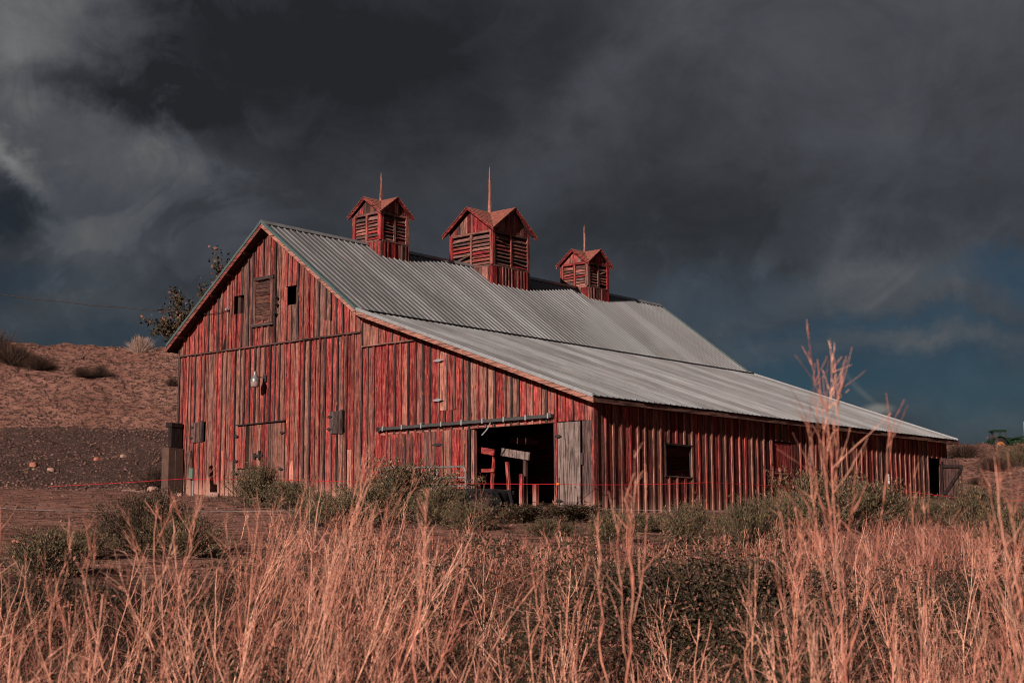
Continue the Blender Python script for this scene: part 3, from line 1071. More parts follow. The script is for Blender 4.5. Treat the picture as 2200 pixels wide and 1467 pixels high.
# ------------------------------------------------------------------ cupolas
def cupola(yc, hw, zlb, zlt, zpk, ztip, zsb, label):
    c = empty('cupola', (0, yc, zroof(hw)-0.3), barn)
    c['label'] = label
    s = 0.75
    R = hw*1.2

    def fp(k, u, n, z):
        """u along a face, n out from the middle; k counts the four faces"""
        return ((u, yc-n, z), (n, yc+u, z), (-u, yc+n, z), (-n, yc-u, z))[k]

    def zface(k, u):
        x = fp(k, u, hw, 0)[0]
        return zroof(x)

    for k in range(4):
        wm = CX_ if k % 2 == 0 else CY_
        # corner post at the u = +hw end
        p = fp(k, hw-0.05, hw-0.05, 0)
        piece('corner_post', CZ, c, wcol(0.60, 0.62, 0.25), lambda q: q.box(p[0]-0.065, p[0]+0.065, p[1]-0.065, p[1]+0.065, zlb+0.02, zlt+0.05))
        # skirt boards
        n = round(2*hw/0.16)
        us = np.linspace(-hw+0.0, hw, n+1)
        for i in range(n):
            a, b = us[i]+0.002, us[i+1]-0.002
            za, zb2 = zface(k, a)-0.12, zface(k, b)-0.12
            dn = RNG.uniform(0, 0.012)
            za, zb2 = min(za, zlb-0.15), min(zb2, zlb-0.15)
            qq = MB()
            o1 = Vector(fp(k, 0, 0.02, 0))-Vector(fp(k, 0, 0, 0))
            qq.prism([fp(k, a, hw+dn-0.01, za), fp(k, b, hw+dn-0.01, zb2), fp(k, b, hw+dn-0.01, zlb-0.03), fp(k, a, hw+dn-0.01, zlb-0.03)], o1)
            qq.build('skirt_board', CZ, c, wcol(0.62, 0.50, 0.3, 0.22))
            if i:
                u = us[i]
                zz = min(zface(k, u-0.02), zface(k, u+0.02))-0.12
                qq = MB()
                qq.prism([fp(k, u-0.02, hw+0.022, min(zz, zlb-0.15)), fp(k, u+0.02, hw+0.022, min(zz, zlb-0.15)), fp(k, u+0.02, hw+0.022, zlb-0.03), fp(k, u-0.02, hw+0.022, zlb-0.03)], o1)
                if RNG.random() < 0.7:
                    qq.build('batten', CZ, c, wcol(0.5, 0.5, 0.4, 0.25))
        # sill, head, mullion
        o2 = Vector(fp(k, 0, 0.09, 0))-Vector(fp(k, 0, 0, 0))
        e = 0.035
        for nm, z0, z1, out, pc in (('sill', zlb-0.03, zlb+0.02, 0.03, 0.35), ('head_trim', zlt-0.03, zlt+0.04, 0.008, 0.35)):
            qq = MB()
            a, b = -hw-out+0.001*k, hw+out-(0.075 if nm == 'sill' else 0.12)
            qq.prism([fp(k, a+0.09, hw+out-0.09, z0), fp(k, b, hw+out-0.09, z0), fp(k, b, hw+out-0.09, z1), fp(k, a+0.09, hw+out-0.09, z1)], o2)
            qq.build(nm, wm, c, wcol(pc, 0.55, 0.4))
        qq = MB()
        qq.prism([fp(k, -0.04, hw-0.06, zlb+0.021), fp(k, 0.04, hw-0.06, zlb+0.021), fp(k, 0.04, hw-0.06, zlt-0.031), fp(k, -0.04, hw-0.06, zlt-0.031)], Vector(o2)*0.75)
        qq.build('mullion', CZ, c, wcol(0.45, 0.55, 0.3))
        # louver slats
        nsl = 8 if hw > 0.8 else 7
        for side in (-1, 1):
            u0, u1 = (0.045, hw-0.115) if side > 0 else (-hw+0.115, -0.045)
            for i in range(nsl):
                if RNG.random() < 0.05:
                    continue
                z = zlb+0.07+(zlt-zlb-0.14)*(i+0.35)/nsl
                tl = RNG.gauss(0, 0.005) if RNG.random() < 0.88 else RNG.gauss(0, 0.035)
                pit = 0.80+RNG.gauss(0, 0.08)
                cen = Vector(fp(k, (u0+u1)/2, hw-0.05, z))
                au = Vector(fp(k, (u1-u0)/2, 0, 0))-Vector(fp(k, 0, 0, 0))
                au.z += tl
                nn = Vector(fp(k, 0, 1, 0))-Vector(fp(k, 0, 0, 0))
                wd = (zlt-zlb)/nsl*0.60
                a2 = nn*wd*math.cos(pit*1.2)+Vector((0, 0, -wd*math.sin(pit*1.2)))
                a3 = a2.cross(au).normalized()*0.007
                qq = MB()
                qq.obox(cen, au, a2, a3)
                gy = RNG.random() < 0.45
                qq.build('slat', wm, c, wcol(0.10 if gy else 0.5, 0.58, 0.55 if gy else 0.2))
        # boards of the small gable
        n = round(2*hw/0.15)
        us = np.linspace(-hw, hw, n+1)
        for i in range(n):
            a, b = us[i]+0.002, us[i+1]-0.002
            za, zb2 = zpk-0.06-s*abs(a), zpk-0.06-s*abs(b)
            if max(za, zb2) < zlt+0.06:
                continue
            za, zb2 = max(za, zlt+0.045), max(zb2, zlt+0.045)
            nn = hw-0.012+RNG.uniform(0, 0.01)
            pts = [fp(k, a, nn, zlt+0.042), fp(k, b, nn, zlt+0.042), fp(k, b, nn, zb2), fp(k, a, nn, za)]
            if a < 0 < b:
                pts = pts[:3]+[fp(k, 0, nn, zpk-0.06)]+pts[3:]
            qq = MB()
            qq.prism(pts, Vector(o2)*0.2)
            qq.build('gable_board', CZ, c, wcol(0.55, 0.5, 0.35, 0.22))
        # rake boards
        for sd_ in (-1, 1):
            p0 = [fp(k, sd_*0.001, R-0.03, zpk+0.0), fp(k, sd_*R, R-0.03, zpk-s*R), fp(k, sd_*(R-0.0), R-0.03, zpk-s*R-0.10), fp(k, sd_*0.001, R-0.03, zpk-0.10)]
            qq = MB()
            qq.prism(p0, Vector(o2)*0.28)
            qq.build('rake_board', wm, c, wcol(0.66, 0.50, 0.25))
    # roof underlay: eight planes
    q = MB()
    cz = zpk-0.008
    for k in range(4):
        for sd_ in (-1, 1):
            pts = [fp(k, 0, 0, cz), fp(k, 0, R-0.032, cz), fp(k, sd_*(R-0.032), R-0.032, cz-s*(R-0.032))]
            q.prism(pts, (0, 0, -0.03))
    q.build('roof_deck', DARK, c)
    # shingle courses
    q = MB()
    dxs = 0.105 if hw < 0.8 else 0.115
    for k in range(4):
        for sd_ in (-1, 1):
            x = R+0.02
            row = 0
            while x > 0.02:
                xl = max(x-dxs*1.25, 0.0)
                u = 0.0
                n0 = x-dxs*0.5
                v = max(n0-0.02, 0.0)
                while v < R+0.02:
                    wd = min(RNG.uniform(0.07, 0.14), R+0.03-v)
                    jz = RNG.uniform(0, 0.006)
                    lo = x+RNG.uniform(-0.008, 0.008)
                    z0, z1 = zpk-s*lo+0.022+jz, zpk-s*xl+0.006
                    pts = [fp(k, sd_*lo, v, z0), fp(k, sd_*lo, v+wd-0.006, z0), fp(k, sd_*xl, v+wd-0.006, z1), fp(k, sd_*xl, v, z1)]
                    q.prism(pts, (0, 0, -0.012))
                    v += wd
                x -= dxs
                row += 1
    sh = q.build('shingles', SHINGLE, c)
    sh['kind'] = 'stuff'
    # spire
    q = MB()
    r0 = 0.055 if hw < 0.8 else 0.068
    h = ztip-zsb
    q.tube([(0, yc, zsb-0.25), (0, yc, zsb), (0.01, yc, zsb+h*0.5), (0, yc, zsb+h*0.85), (0, yc, ztip)], [r0, r0, r0*0.75, r0*0.38, 0.006], 6)
    q.build('spire', CZ, c, (0.12, 0.75, 0.25))
    return c


cupola(4.73, 0.60, 9.235, 10.09, 10.63, 11.52, 10.60, 'small cupola nearest the gable end')
cupola(9.81, 0.935, 9.115, 10.235, 11.12, 12.67, 11.08, 'largest cupola in the middle of the ridge')
cupola(14.98, 0.61, 9.17, 10.02, 10.56, 11.57, 10.54, 'small cupola towards the far end')

# ------------------------------------------------------------------ inside the open bay
INSIDE = wood('inside_boards', 'x', paint_rgb=(0.22, 0.03, 0.03), faded=(0.30, 0.085, 0.065), bare=(0.26, 0.11, 0.085), grey=(0.10, 0.06, 0.05))
m = MB()
for x in (5.3, 6.9, 8.4, 9.9, 10.8):
    m.box(x-0.06, x+0.06, 4.93, 5.03, 0.5, 3.4)
part_w = m.build('partition', DARK, barn)
for i in range(8):
    z = 1.15+i*0.29
    piece('plank', INSIDE, part_w, wcol(0.4, 0.5, 0.4, 0.2), lambda q: q.box(5.2, 11.2, 4.90, 4.925, z, z+0.275))


def plank_thing(name, label, cat, color, mat, fn, group=None):
    q = MB()
    fn(q)
    o = q.build(name, mat, None, color)
    tag(o, label, cat, group)
    return o


gi = lambda x, y: g1(x, y)-0.03
st = empty('stall_rail', (7.75, 0.80, gi(7.75, 0.8)))
tag(st, 'broken red stall rails on a splintered post inside the dark doorway', 'stall rail')
piece('rail', WX, st, (0.85, 0.55, 0.2), lambda q: q.beam((7.50, 0.72, 2.46), (8.06, 0.72, 2.36), 0.05, 0.15))
piece('rail', WX, st, (0.85, 0.55, 0.2), lambda q: q.beam((7.52, 0.72, 1.94), (8.06, 0.72, 1.93), 0.05, 0.085))
piece('rail', WX, st, (0.4, 0.3, 0.5), lambda q: q.beam((7.6, 1.9, 2.74), (8.5, 1.9, 2.66), 0.04, 0.15))
piece('post', WZ, st, (0.85, 0.55, 0.2), lambda q: q.tube([(7.93, 0.79, gi(7.9, 0.8)), (7.93, 0.79, 1.70), (7.96, 0.79, 1.95), (7.98, 0.79, 2.15), (7.95, 0.79, 2.30)], [0.05, 0.05, 0.055, 0.04, 0.018], 5))
sg = empty('stall_sign', (8.6, 1.15, gi(8.6, 1.15)))
tag(sg, 'pale blank plank sign fixed across posts in the barn doorway', 'sign')
piece('plank', GREYW, sg, (0.0, 0.40, 0.35), lambda q: q.beam((7.95, 1.12, 2.40), (8.85, 1.12, 2.25), 0.03, 0.19))
piece('post', WZ, sg, (0.4, 0.35, 0.6), lambda q: q.box(8.62, 8.70, 1.145, 1.23, gi(8.6, 1.2), 2.36))
for lab, x, y, z1, wd, lean in (('bowed red post leaning beneath the pale plank sign', 8.15, 1.10, 2.14, 0.075, 0.10),
                                ('straight red stub post in the middle of the doorway', 8.69, 1.00, 1.82, 0.085, 0.0),
                                ('thick short red post beside the stub post in the doorway', 9.14, 1.00, 1.55, 0.11, 0.0),
                                ('thin low stake beside the grey plank door jamb', 9.75, 1.00, 1.28, 0.05, 0.0)):
    plank_thing('stall_post', lab, 'post', (0.85, 0.6, 0.2), WZ, lambda q: q.beam((x+lean, y, gi(x, y)), (x, y, z1), wd, wd, (0, 1, 0)), 'posts inside the open bay')

# ------------------------------------------------------------------ things on and round the barn
# yard lamp
GATE0 = plain('lamp_steel', (0.20, 0.21, 0.21), 0.4, 0.5, 0.15)
lamp = empty('yard_lamp', (-0.10, YG-0.03, 4.70))
tag(lamp, 'grey barn lamp on the gable above the stable doors', 'lamp')
q = MB()
q.tube([(-0.08, YG-0.03, 4.78), (-0.08, YG-0.2, 4.80), (-0.08, YG-0.34, 4.80)], 0.018, 6)
q.build('arm', GALV, lamp)
q = MB()
q.lathe([(0.0, 0.20), (0.045, 0.20), (0.055, 0.16), (0.075, 0.05), (0.115, 0.0), (0.13, -0.04), (0.13, -0.10)], (-0.08, YG-0.40, 4.75), seg=18)
q.build('housing', GATE0, lamp, smooth=True)
q = MB()
q.lathe([(0.126, -0.10), (0.118, -0.22), (0.09, -0.25), (0.0, -0.25)], (-0.08, YG-0.40, 4.75), seg=18)
q.build('diffuser', plain('lamp_glass', (0.26, 0.20, 0.18), 0.3, 0, 0.1), lamp, smooth=True)
q = MB()
q.box(-0.14, -0.02, YG-0.055, YG-0.03, 4.68, 4.86)
q.build('mounting_plate', IRON, lamp)

# service cable and insulators
pts = []
p0, p1 = Vector((-3.03, 0.16, 6.93)), Vector((-30.0, -9.5, 13.8))
for i in range(41):
    t_ = i/40
    p = p0.lerp(p1, t_)
    p.z -= 4*t_*(1-t_)*0.95
    p.z += 0.015*math.sin(i*2.1)
    pts.append(p)
q = MB()
q.tube(pts, 0.016, 5)
cb = q.build('power_cable', IRON)
tag(cb, 'black sagging overhead cable running to the gable from off frame', 'cable')
q = MB()
q.tube([(-3.03, 0.16, 6.93), (-2.6, YG-0.05, 6.86), (-2.1, YG-0.05, 6.85), (-1.75, YG-0.05, 6.90), (-1.72, YG-0.05, 6.78)], 0.009, 5)
lead = q.build('lead_in_wire', IRON)
tag(lead, 'thin dark wire drooping across the boards under the eave', 'wire')
for x, z, lab in ((-3.03, 6.93, 'small white insulator under the rake where the cable lands'), (-1.75, 6.90, 'small insulator ending the drooping wire near the dark hatch'),
                  (0.40, 7.01, 'topmost dark insulator beside the louver vent'), (0.39, 6.82, 'middle dark insulator beside the louver vent'), (0.35, 6.56, 'lowest dark insulator beside the louver vent')):
    q = MB()
    yy = YG-0.03
    q.lathe([(0.0, -0.12), (0.03, -0.12), (0.042, -0.09), (0.03, -0.06), (0.042, -0.03), (0.03, 0.0)], (x, yy, z), 'Y', 8)
    o = q.build('insulator', GALV if x < -1 else IRON)
    tag(o, lab, 'insulator', 'insulators on the gable')
    if x > 0:
        q = MB()
        q.tube([(x, yy-0.05, z), (x+0.1, yy-0.06, z+0.03), (x+0.18, yy-0.05, z+0.08)], 0.006, 4)
        q.build('wire_tail', IRON, o)

# timber-and-concrete wing block at the left corner
q = MB()
q.prism([(-3.98, -0.22, 1.45), (-3.66, -0.22, 1.40), (-3.66, -0.22, 2.98), (-3.98, -0.22, 3.0)], (0, 0.52, 0))
wing = q.build('wing_wall', CONCRETE)
tag(wing, 'squat weathered concrete wing wall against the barn corner', 'wall')
q = MB()
q.prism([(-3.88, -0.10, 3.0), (-3.72, -0.10, 3.0), (-3.72, -0.10, 3.66), (-3.88, -0.10, 3.70)], (0, 0.38, 0))
q.prism([(-3.97, -0.12, 3.60), (-3.70, -0.12, 3.60), (-3.70, -0.12, 3.72), (-3.97, -0.12, 3.74)], (0, 0.40, 0))
q.build('timber_post', WZ, wing, (0.15, 0.08, 0.8))
q = MB()
q.tube([(-3.56, -0.05, 2.9), (-3.50, -0.1, 2.6), (-3.48, -0.1, 2.1), (-3.50, -0.08, 1.5)], 0.02, 6)
q.build('drain_pipe', IRON, wing)
# wooden post and meter stake
gp = g1(-2.15, -0.6)
plank_thing('fence_post', 'round wooden post in front of the gable beside the green box', 'post', (0.12, 0.45, 0.5), WZ,
            lambda q: q.tube([(-2.13, -0.6, gp-0.1), (-2.15, -0.6, 2.2), (-2.22, -0.6, 2.80)], [0.095, 0.09, 0.085], 9))
bx = empty('meter_stake', (-1.96, -0.62, gp))
tag(bx, 'small green utility box on a thin steel stake by the wooden post', 'utility box')
q = MB(); q.box(-1.99, -1.95, -0.64, -0.60, gp-0.1, 2.05); q.build('stake', GALV, bx)
q = MB(); q.box(-2.06, -1.90, -0.72, -0.645, 2.0, 2.30); q.build('box', plain('green_enamel', (0.09, 0.15, 0.12), 0.45, 0, 0.1), bx)

# electric fence: red strand, white strand, posts
RED = plain('red_poly_rope', (0.42, 0.012, 0.022), 0.6, 0, 0.1)
WHITE = plain('white_poly_rope', (0.40, 0.38, 0.37), 0.6, 0, 0.1)
ORANGE = plain('orange_plastic', (0.85, 0.24, 0.04), 0.45, 0, 0.05)


def rope(name, P, mat, r, sag, label):
    pts = []
    for a, b in zip(P[:-1], P[1:]):
        a, b = Vector(a), Vector(b)
        n = 14
        for i in range(n):
            t_ = i/n
            p = a.lerp(b, t_)
            p.z -= 4*sag*t_*(1-t_)
            pts.append(p)
    pts.append(Vector(P[-1]))
    q = MB()
    q.tube(pts, r, 5)
    o = q.build(name, mat)
    tag(o, label, 'fence strand')
    return o


rope('fence_strand', [(-12.0, -0.75, 2.03), (-2.15, -0.72, 2.02), (0.4, -0.72, 1.93), (11.15, -0.60, 1.45), (12.75, 3.0, 1.55), (13.2, 11.5, 1.63), (15.8, 12.3, 1.25), (19.5, 13.5, 1.30)], RED, 0.0065, 0.03,
     'thin red electric fence strand running past the barn front')
rope('fence_strand', [(6.0, -12.0, 0.86), (6.57, -9.53, 0.80), (8.4, -4.5, 0.88), (11.15, -0.63, 0.93), (12.9, 5.2, 0.92), (13.4, 11.0, 1.10)], WHITE, 0.0045, 0.03,
     'thin white fence strand low along the side wall')


def step_post(x, y, zt_, label, ins):
    z0 = g1(x, y)
    p = empty('step_in_post', (x, y, z0))
    tag(p, label, 'fence post', 'electric fence posts')
    q = MB()
    q.tube([(x, y, z0-0.1), (x, y, zt_)], 0.014, 6)
    q.build('rod', IRON, p)
    for z in ins:
        q = MB()
        q.lathe([(0.0, -0.04), (0.02, -0.04), (0.03, -0.015), (0.03, 0.015), (0.015, 0.04), (0.0, 0.04)], (x, y-0.03, z), 'Y', 8)
        q.build('insulator', ORANGE, p)


step_post(11.15, -0.62, 1.60, 'fence post with two orange insulators beside the plank door', (1.45, 0.93))
step_post(0.4, -0.74, 2.05, 'fence post with one orange insulator behind the gable shrub', (1.93,))
step_post(13.2, 11.5, 2.0, 'fence post with white strip before the far side wall', (1.63,))
step_post(15.8, 12.3, 1.45, 'fence post with dark clip beyond the far door', (1.25,))
q = MB(); q.box(13.18, 13.23, 11.46, 11.475, 1.75, 2.02)
wp = q.build('marker_strip', WHITE); tag(wp, 'small white marker strip on the far fence post', 'marker')

# tube gate leaning at the sliding door
gate = empty('tube_gate', (6.8, -0.55, g1(6.8, -0.55)))
tag(gate, 'galvanised tube gate standing before the closed sliding door', 'gate')
zg = 1.96
ring = []
xa, xb, zlo = 5.4, 8.27, 0.92
rr = 0.15
for cx_, cz_, a0 in ((xb-rr, zg-rr, 0), (xa+rr, zg-rr+0.07, 90), (xa+rr, zlo+rr, 180), (xb-rr, zlo+rr, 270)):
    for i in range(6):
        a = R_(a0+18*i)
        ring.append((cx_+rr*math.cos(a), -0.56, cz_+rr*math.sin(a)))
ring.append(ring[0])
GATEM = plain('dull_gate_steel', (0.19, 0.19, 0.19), 0.5, 0.4, 0.25)
q = MB(); q.tube(ring, 0.024, 8); q.build('frame', GATEM, gate, smooth=True)
for f in (0.26, 0.46, 0.66, 0.86):
    q = MB()
    q.tube([(xa, -0.56, zg+0.07-f), (xb, -0.56, zg-f)], 0.020, 8)
    q.build('rail', GATEM, gate, smooth=True)
for x in (6.3, 7.3):
    q = MB(); q.box(x-0.02, x+0.02, -0.53, -0.52, zlo, zg-0.02); q.build('strap', GALV, gate)
q = MB(); q.tube([(xb+0.02, -0.56, zg-0.32), (xb+0.09, -0.52, zg-0.34), (xb+0.06, -0.5, zg-0.40)], 0.02, 6); q.build('latch', IRON, gate)

# big tractor tyre lying by the doorway
tx, ty, tz = spot(bearing(1015), 32.8)
tyre = empty('discarded_tractor_tyre', (tx, ty, tz))
tag(tyre, 'large black tractor tyre lying flat before the open doorway', 'tyre')
q = MB()
q.lathe([(0.48, 0.02), (0.62, 0.0), (0.80, 0.03), (0.84, 0.10), (0.85, 0.30), (0.84, 0.50), (0.80, 0.57), (0.62, 0.60), (0.48, 0.58), (0.46, 0.50), (0.60, 0.40), (0.60, 0.2), (0.46, 0.10), (0.48, 0.02)], (tx, ty, tz), seg=40)
q.build('carcass', RUBBER, tyre, smooth=True)
for i in range(22):
    a = 2*math.pi*i/22
    q = MB()
    P = []
    for h, da in ((0.02, 0.0), (0.30, 0.16), (0.33, 0.18)) if i % 2 == 0 else ((0.58, 0.0), (0.30, 0.16), (0.27, 0.18)):
        P.append((h, a+da))
    V = []
    for h, aa in P:
        for r_, o_ in ((0.83, -0.045), (0.915, -0.035), (0.915, 0.035), (0.83, 0.045)):
            V.append((tx+r_*math.cos(aa+o_), ty+r_*math.sin(aa+o_), tz+h))
    F = []
    for j in range(2):
        for e in range(4):
            F.append((j*4+e, j*4+(e+1) % 4, (j+1)*4+(e+1) % 4, (j+1)*4+e))
    F += [(0, 1, 2, 3), (11, 10, 9, 8)]
    q.add(V, F)
    q.build('tread_lug', RUBBER, tyre)

# ------------------------------------------------------------------ vegetation helpers
RT = np.array([_rt[0], _rt[1], 0.0])
RT /= np.linalg.norm(RT)
FW = np.array([_fwd[0], _fwd[1], 0.0])
FW /= np.linalg.norm(FW)


def tubes(P, Rr, sides=3):
    """P (N,S,3) centre lines, Rr (N,S) radii -> vertices, quads"""
    N, S, _ = P.shape
    T = np.empty_like(P)
    T[:, 1:-1] = P[:, 2:]-P[:, :-2]
    T[:, 0] = P[:, 1]-P[:, 0]
    T[:, -1] = P[:, -1]-P[:, -2]
    T /= np.linalg.norm(T, axis=2, keepdims=True)+1e-9
    ref = NP.normal(size=(N, 1, 3))
    U = np.cross(T, ref)
    U /= np.linalg.norm(U, axis=2, keepdims=True)+1e-9
    W = np.cross(T, U)
    an = np.arange(sides)*2*math.pi/sides
    ring = U[:, :, None, :]*np.cos(an)[None, None, :, None]+W[:, :, None, :]*np.sin(an)[None, None, :, None]
    V = P[:, :, None, :]+ring*Rr[:, :, None, None]
    n, s, k = np.meshgrid(np.arange(N), np.arange(S-1), np.arange(sides), indexing='ij')
    k2 = (k+1) % sides
    b = n*S*sides
    F = np.stack([b+s*sides+k, b+s*sides+k2, b+(s+1)*sides+k2, b+(s+1)*sides+k], -1).reshape(-1, 4)
    return V.reshape(-1, 3), F


def curve(base, dirv_, length, bend, S, kink=0.0):
    """arched centre lines"""
    t = np.linspace(0, 1, S)[None, :, None]
    P = base[:, None, :]+dirv_[:, None, :]*length[:, None, None]*t+bend[:, None, :]*length[:, None, None]*t**2
    if kink:
        k = NP.normal(size=P.shape)*kink*length[:, None, None]
        k[:, 0] = 0
        P = P+np.cumsum(k, axis=1)*0.5
    return P


def unit(v):
    return v/(np.linalg.norm(v, axis=-1, keepdims=True)+1e-9)


def leaves(C, size, asp, upbias=0.0):
    """diamond leaf faces at C"""
    N = len(C)
    a = unit(NP.normal(size=(N, 3))+np.array([0, 0, upbias]))
    b = unit(np.cross(a, NP.normal(size=(N, 3))))
    n = np.cross(a, b)
    L = size[:, None]
    W_ = size[:, None]*asp
    V = np.stack([C-a*L*0.5, C+b*W_*0.5+n*L*0.08, C+a*L*0.5, C-b*W_*0.5+n*L*0.08], 1)
    F = np.arange(N*4).reshape(N, 4)
    return V.reshape(-1, 3), F


class VB:
    """collects vertices, quads and a tint per vertex"""
    def __init__(s):
        s.V, s.F, s.T, s.n = [], [], [], 0

    def add(s, V, F, tint):
        s.V.append(V)
        s.F.append(F+s.n)
        s.T.append(np.broadcast_to(np.asarray(tint, float), (len(V),)))
        s.n += len(V)

    def build(s, name, mat, parent=None, loc=(0, 0, 0)):
        return np_mesh(name, np.concatenate(s.V)-np.asarray(loc), np.concatenate(s.F), mat, parent, np.concatenate(s.T), loc)


def plant_mat(name, stops, rough=0.75, trans=0.0):
    m, t, b = mat_new(name)
    at = t.n('ShaderNodeAttribute', attribute_name='tint').outputs['Fac']
    oi = t.n('ShaderNodeObjectInfo').outputs['Random']
    f = t.m('ADD', at, t.m('MULTIPLY', t.m('SUBTRACT', oi, 0.5), 0.12))
    r = t.n('ShaderNodeValToRGB')
    t.put(r.inputs[0], f)
    pn = t.n('ShaderNodeNewGeometry').outputs['Position']
    vary = t.ramp(t.noise(pn, 38.0, 3, 0.7), 0.3, 0.7, 0.55, 1.25, False)
    el_ = r.color_ramp.elements
    while len(el_) < len(stops):
        el_.new(0.5)
    for e, (p, c) in zip(el_, stops):
        e.position = p
        e.color = (*c, 1)
    rc_ = r.outputs[0]
    if name == 'dry_stalk':
        gsel = t.ramp(t.noise(pn, 6.0, 2, 0.6), 0.52, 0.66)
        rc_ = t.mix(t.m('MULTIPLY', gsel, 0.55), rc_, t.mix(f, (0.07, 0.05, 0.04), (0.55, 0.36, 0.25)))
    sv_ = t.n('ShaderNodeVectorMath', operation='SCALE')
    t.put(sv_.inputs[0], rc_)
    t.put(sv_.inputs['Scale'], vary)
    t.put(b.inputs['Base Color'], sv_.outputs[0])
    b.inputs['Roughness'].default_value = rough
    b.inputs['Specular IOR Level'].default_value = 0.2
    return m


DRY = plant_mat('dry_stalk', [(0.0, (0.040, 0.020, 0.017)), (0.3, (0.165, 0.060, 0.048)), (0.65, (0.57, 0.222, 0.150)), (1.0, (0.86, 0.46, 0.32))])
LEAFM = plant_mat('dark_leaf', [(0.0, (0.012, 0.010, 0.006)), (0.45, (0.034, 0.029, 0.014)), (0.8, (0.078, 0.058, 0.030)), (1.0, (0.28, 0.115, 0.085))])
SAGE = plant_mat('sage_leaf', [(0.0, (0.024, 0.023, 0.012)), (0.5, (0.090, 0.080, 0.040)), (0.85, (0.185, 0.150, 0.078)), (1.0, (0.42, 0.22, 0.15))])
TWIG = plant_mat('grey_twig', [(0.0, (0.06, 0.04, 0.035)), (0.6, (0.16, 0.10, 0.08)), (1.0, (0.30, 0.18, 0.14))])
PALE = plant_mat('pale_dry_brush', [(0.0, (0.20, 0.13, 0.10)), (0.5, (0.42, 0.29, 0.23)), (1.0, (0.58, 0.42, 0.34))])
BARK = plant_mat('bark', [(0.0, (0.05, 0.035, 0.03)), (1.0, (0.12, 0.085, 0.07))])


# ---- prototypes of bushy shrubs (unit size: radius 1, height 1)
def shrub(name, n_tw, n_lf, lsize, asp, leafmat, twigmat, airy=0.5, flat=False):
    root = empty(name, (0, 0, 0))
    vb = VB()
    az_ = NP.uniform(0, 2*math.pi, n_tw)
    inc = np.abs(NP.normal(0, 0.62, n_tw)).clip(0, 1.35)
    d = np.stack([np.sin(inc)*np.cos(az_), np.sin(inc)*np.sin(az_), np.cos(inc)], -1)
    lob = 0.80+0.20*np.sin(az_*3+1.0)*np.sin(inc*4)+NP.normal(0, 0.10, n_tw)
    L = np.clip(lob, 0.4, 1.15)
    base = np.stack([NP.normal(0, 0.10, n_tw), NP.normal(0, 0.10, n_tw), np.zeros(n_tw)], -1)
    bend = np.stack([d[:, 0]*0.15, d[:, 1]*0.15, 0.10+0*inc], -1)
    P = curve(base, d, L*0.92, bend, 6, 0.02)
    rad = np.linspace(0.012, 0.003, 6)[None, :]*NP.uniform(0.7, 1.3, (n_tw, 1))
    V, F = tubes(P, rad)
    vb.add(V, F, np.repeat(NP.uniform(0.1, 1.0, n_tw), 18))
    vb.build('stems', twigmat, root)
    vb = VB()
    i = NP.integers(0, n_tw, n_lf)
    t = NP.beta(2.6, 1.1, n_lf)
    k = np.clip((t*5).astype(int), 0, 4)
    f = (t*5-k)[:, None]
    C = P[i, k]*(1-f)+P[i, k+1]*f+NP.normal(0, 0.035, (n_lf, 3))
    C[:, 2] = np.abs(C[:, 2])
    size = lsize*NP.uniform(0.6, 1.5, n_lf)
    V, F = leaves(C, size, asp, 1.6 if not flat else 0.0)
    tint = np.clip(NP.normal(0.42, 0.22, n_lf)+(i % 7)*0.03, 0, 0.95)
    tint = np.where(NP.random(n_lf) < 0.04, 1.0, tint)
    vb.add(V, F, np.repeat(tint, 4))
    vb.build('foliage', leafmat, root)
    return root


sage_a = shrub('sagebrush', 320, 15000, 0.052, 0.22, SAGE, TWIG)
sage_b = shrub('sagebrush', 280, 13000, 0.050, 0.25, SAGE, TWIG)
leafy = shrub('leafy_bush', 240, 12000, 0.050, 0.55, LEAFM, TWIG, flat=True)
thick = shrub('leafy_bush', 420, 34000, 0.024, 0.55, LEAFM, TWIG, flat=True)
DTWIG = plant_mat('dark_twig', [(0.0, (0.020, 0.013, 0.011)), (0.6, (0.062, 0.038, 0.030)), (1.0, (0.15, 0.085, 0.065))])
brush = shrub('dry_brush', 520, 2200, 0.05, 0.25, LEAFM, DTWIG)
pale = shrub('pale_bush', 600, 1500, 0.05, 0.15, PALE, PALE)
_used = set()


def place(proto, bear, d, rx, h, label, cat='shrub', group='shrubs round the barn', rot=None, dz=0.0, ry=None):
    if proto in _used:
        o = copy_tree(proto)
    else:
        o = proto
        _used.add(proto)
    x, y, z = spot(bear, d)
    o.location = (x, y, z-0.04+dz)
    o.rotation_euler = (0, 0, RNG.uniform(0, 6.28) if rot is None else rot)
    o.scale = (rx, ry or rx*RNG.uniform(0.85, 1.1), h)
    tag(o, label, cat, group)
    return o


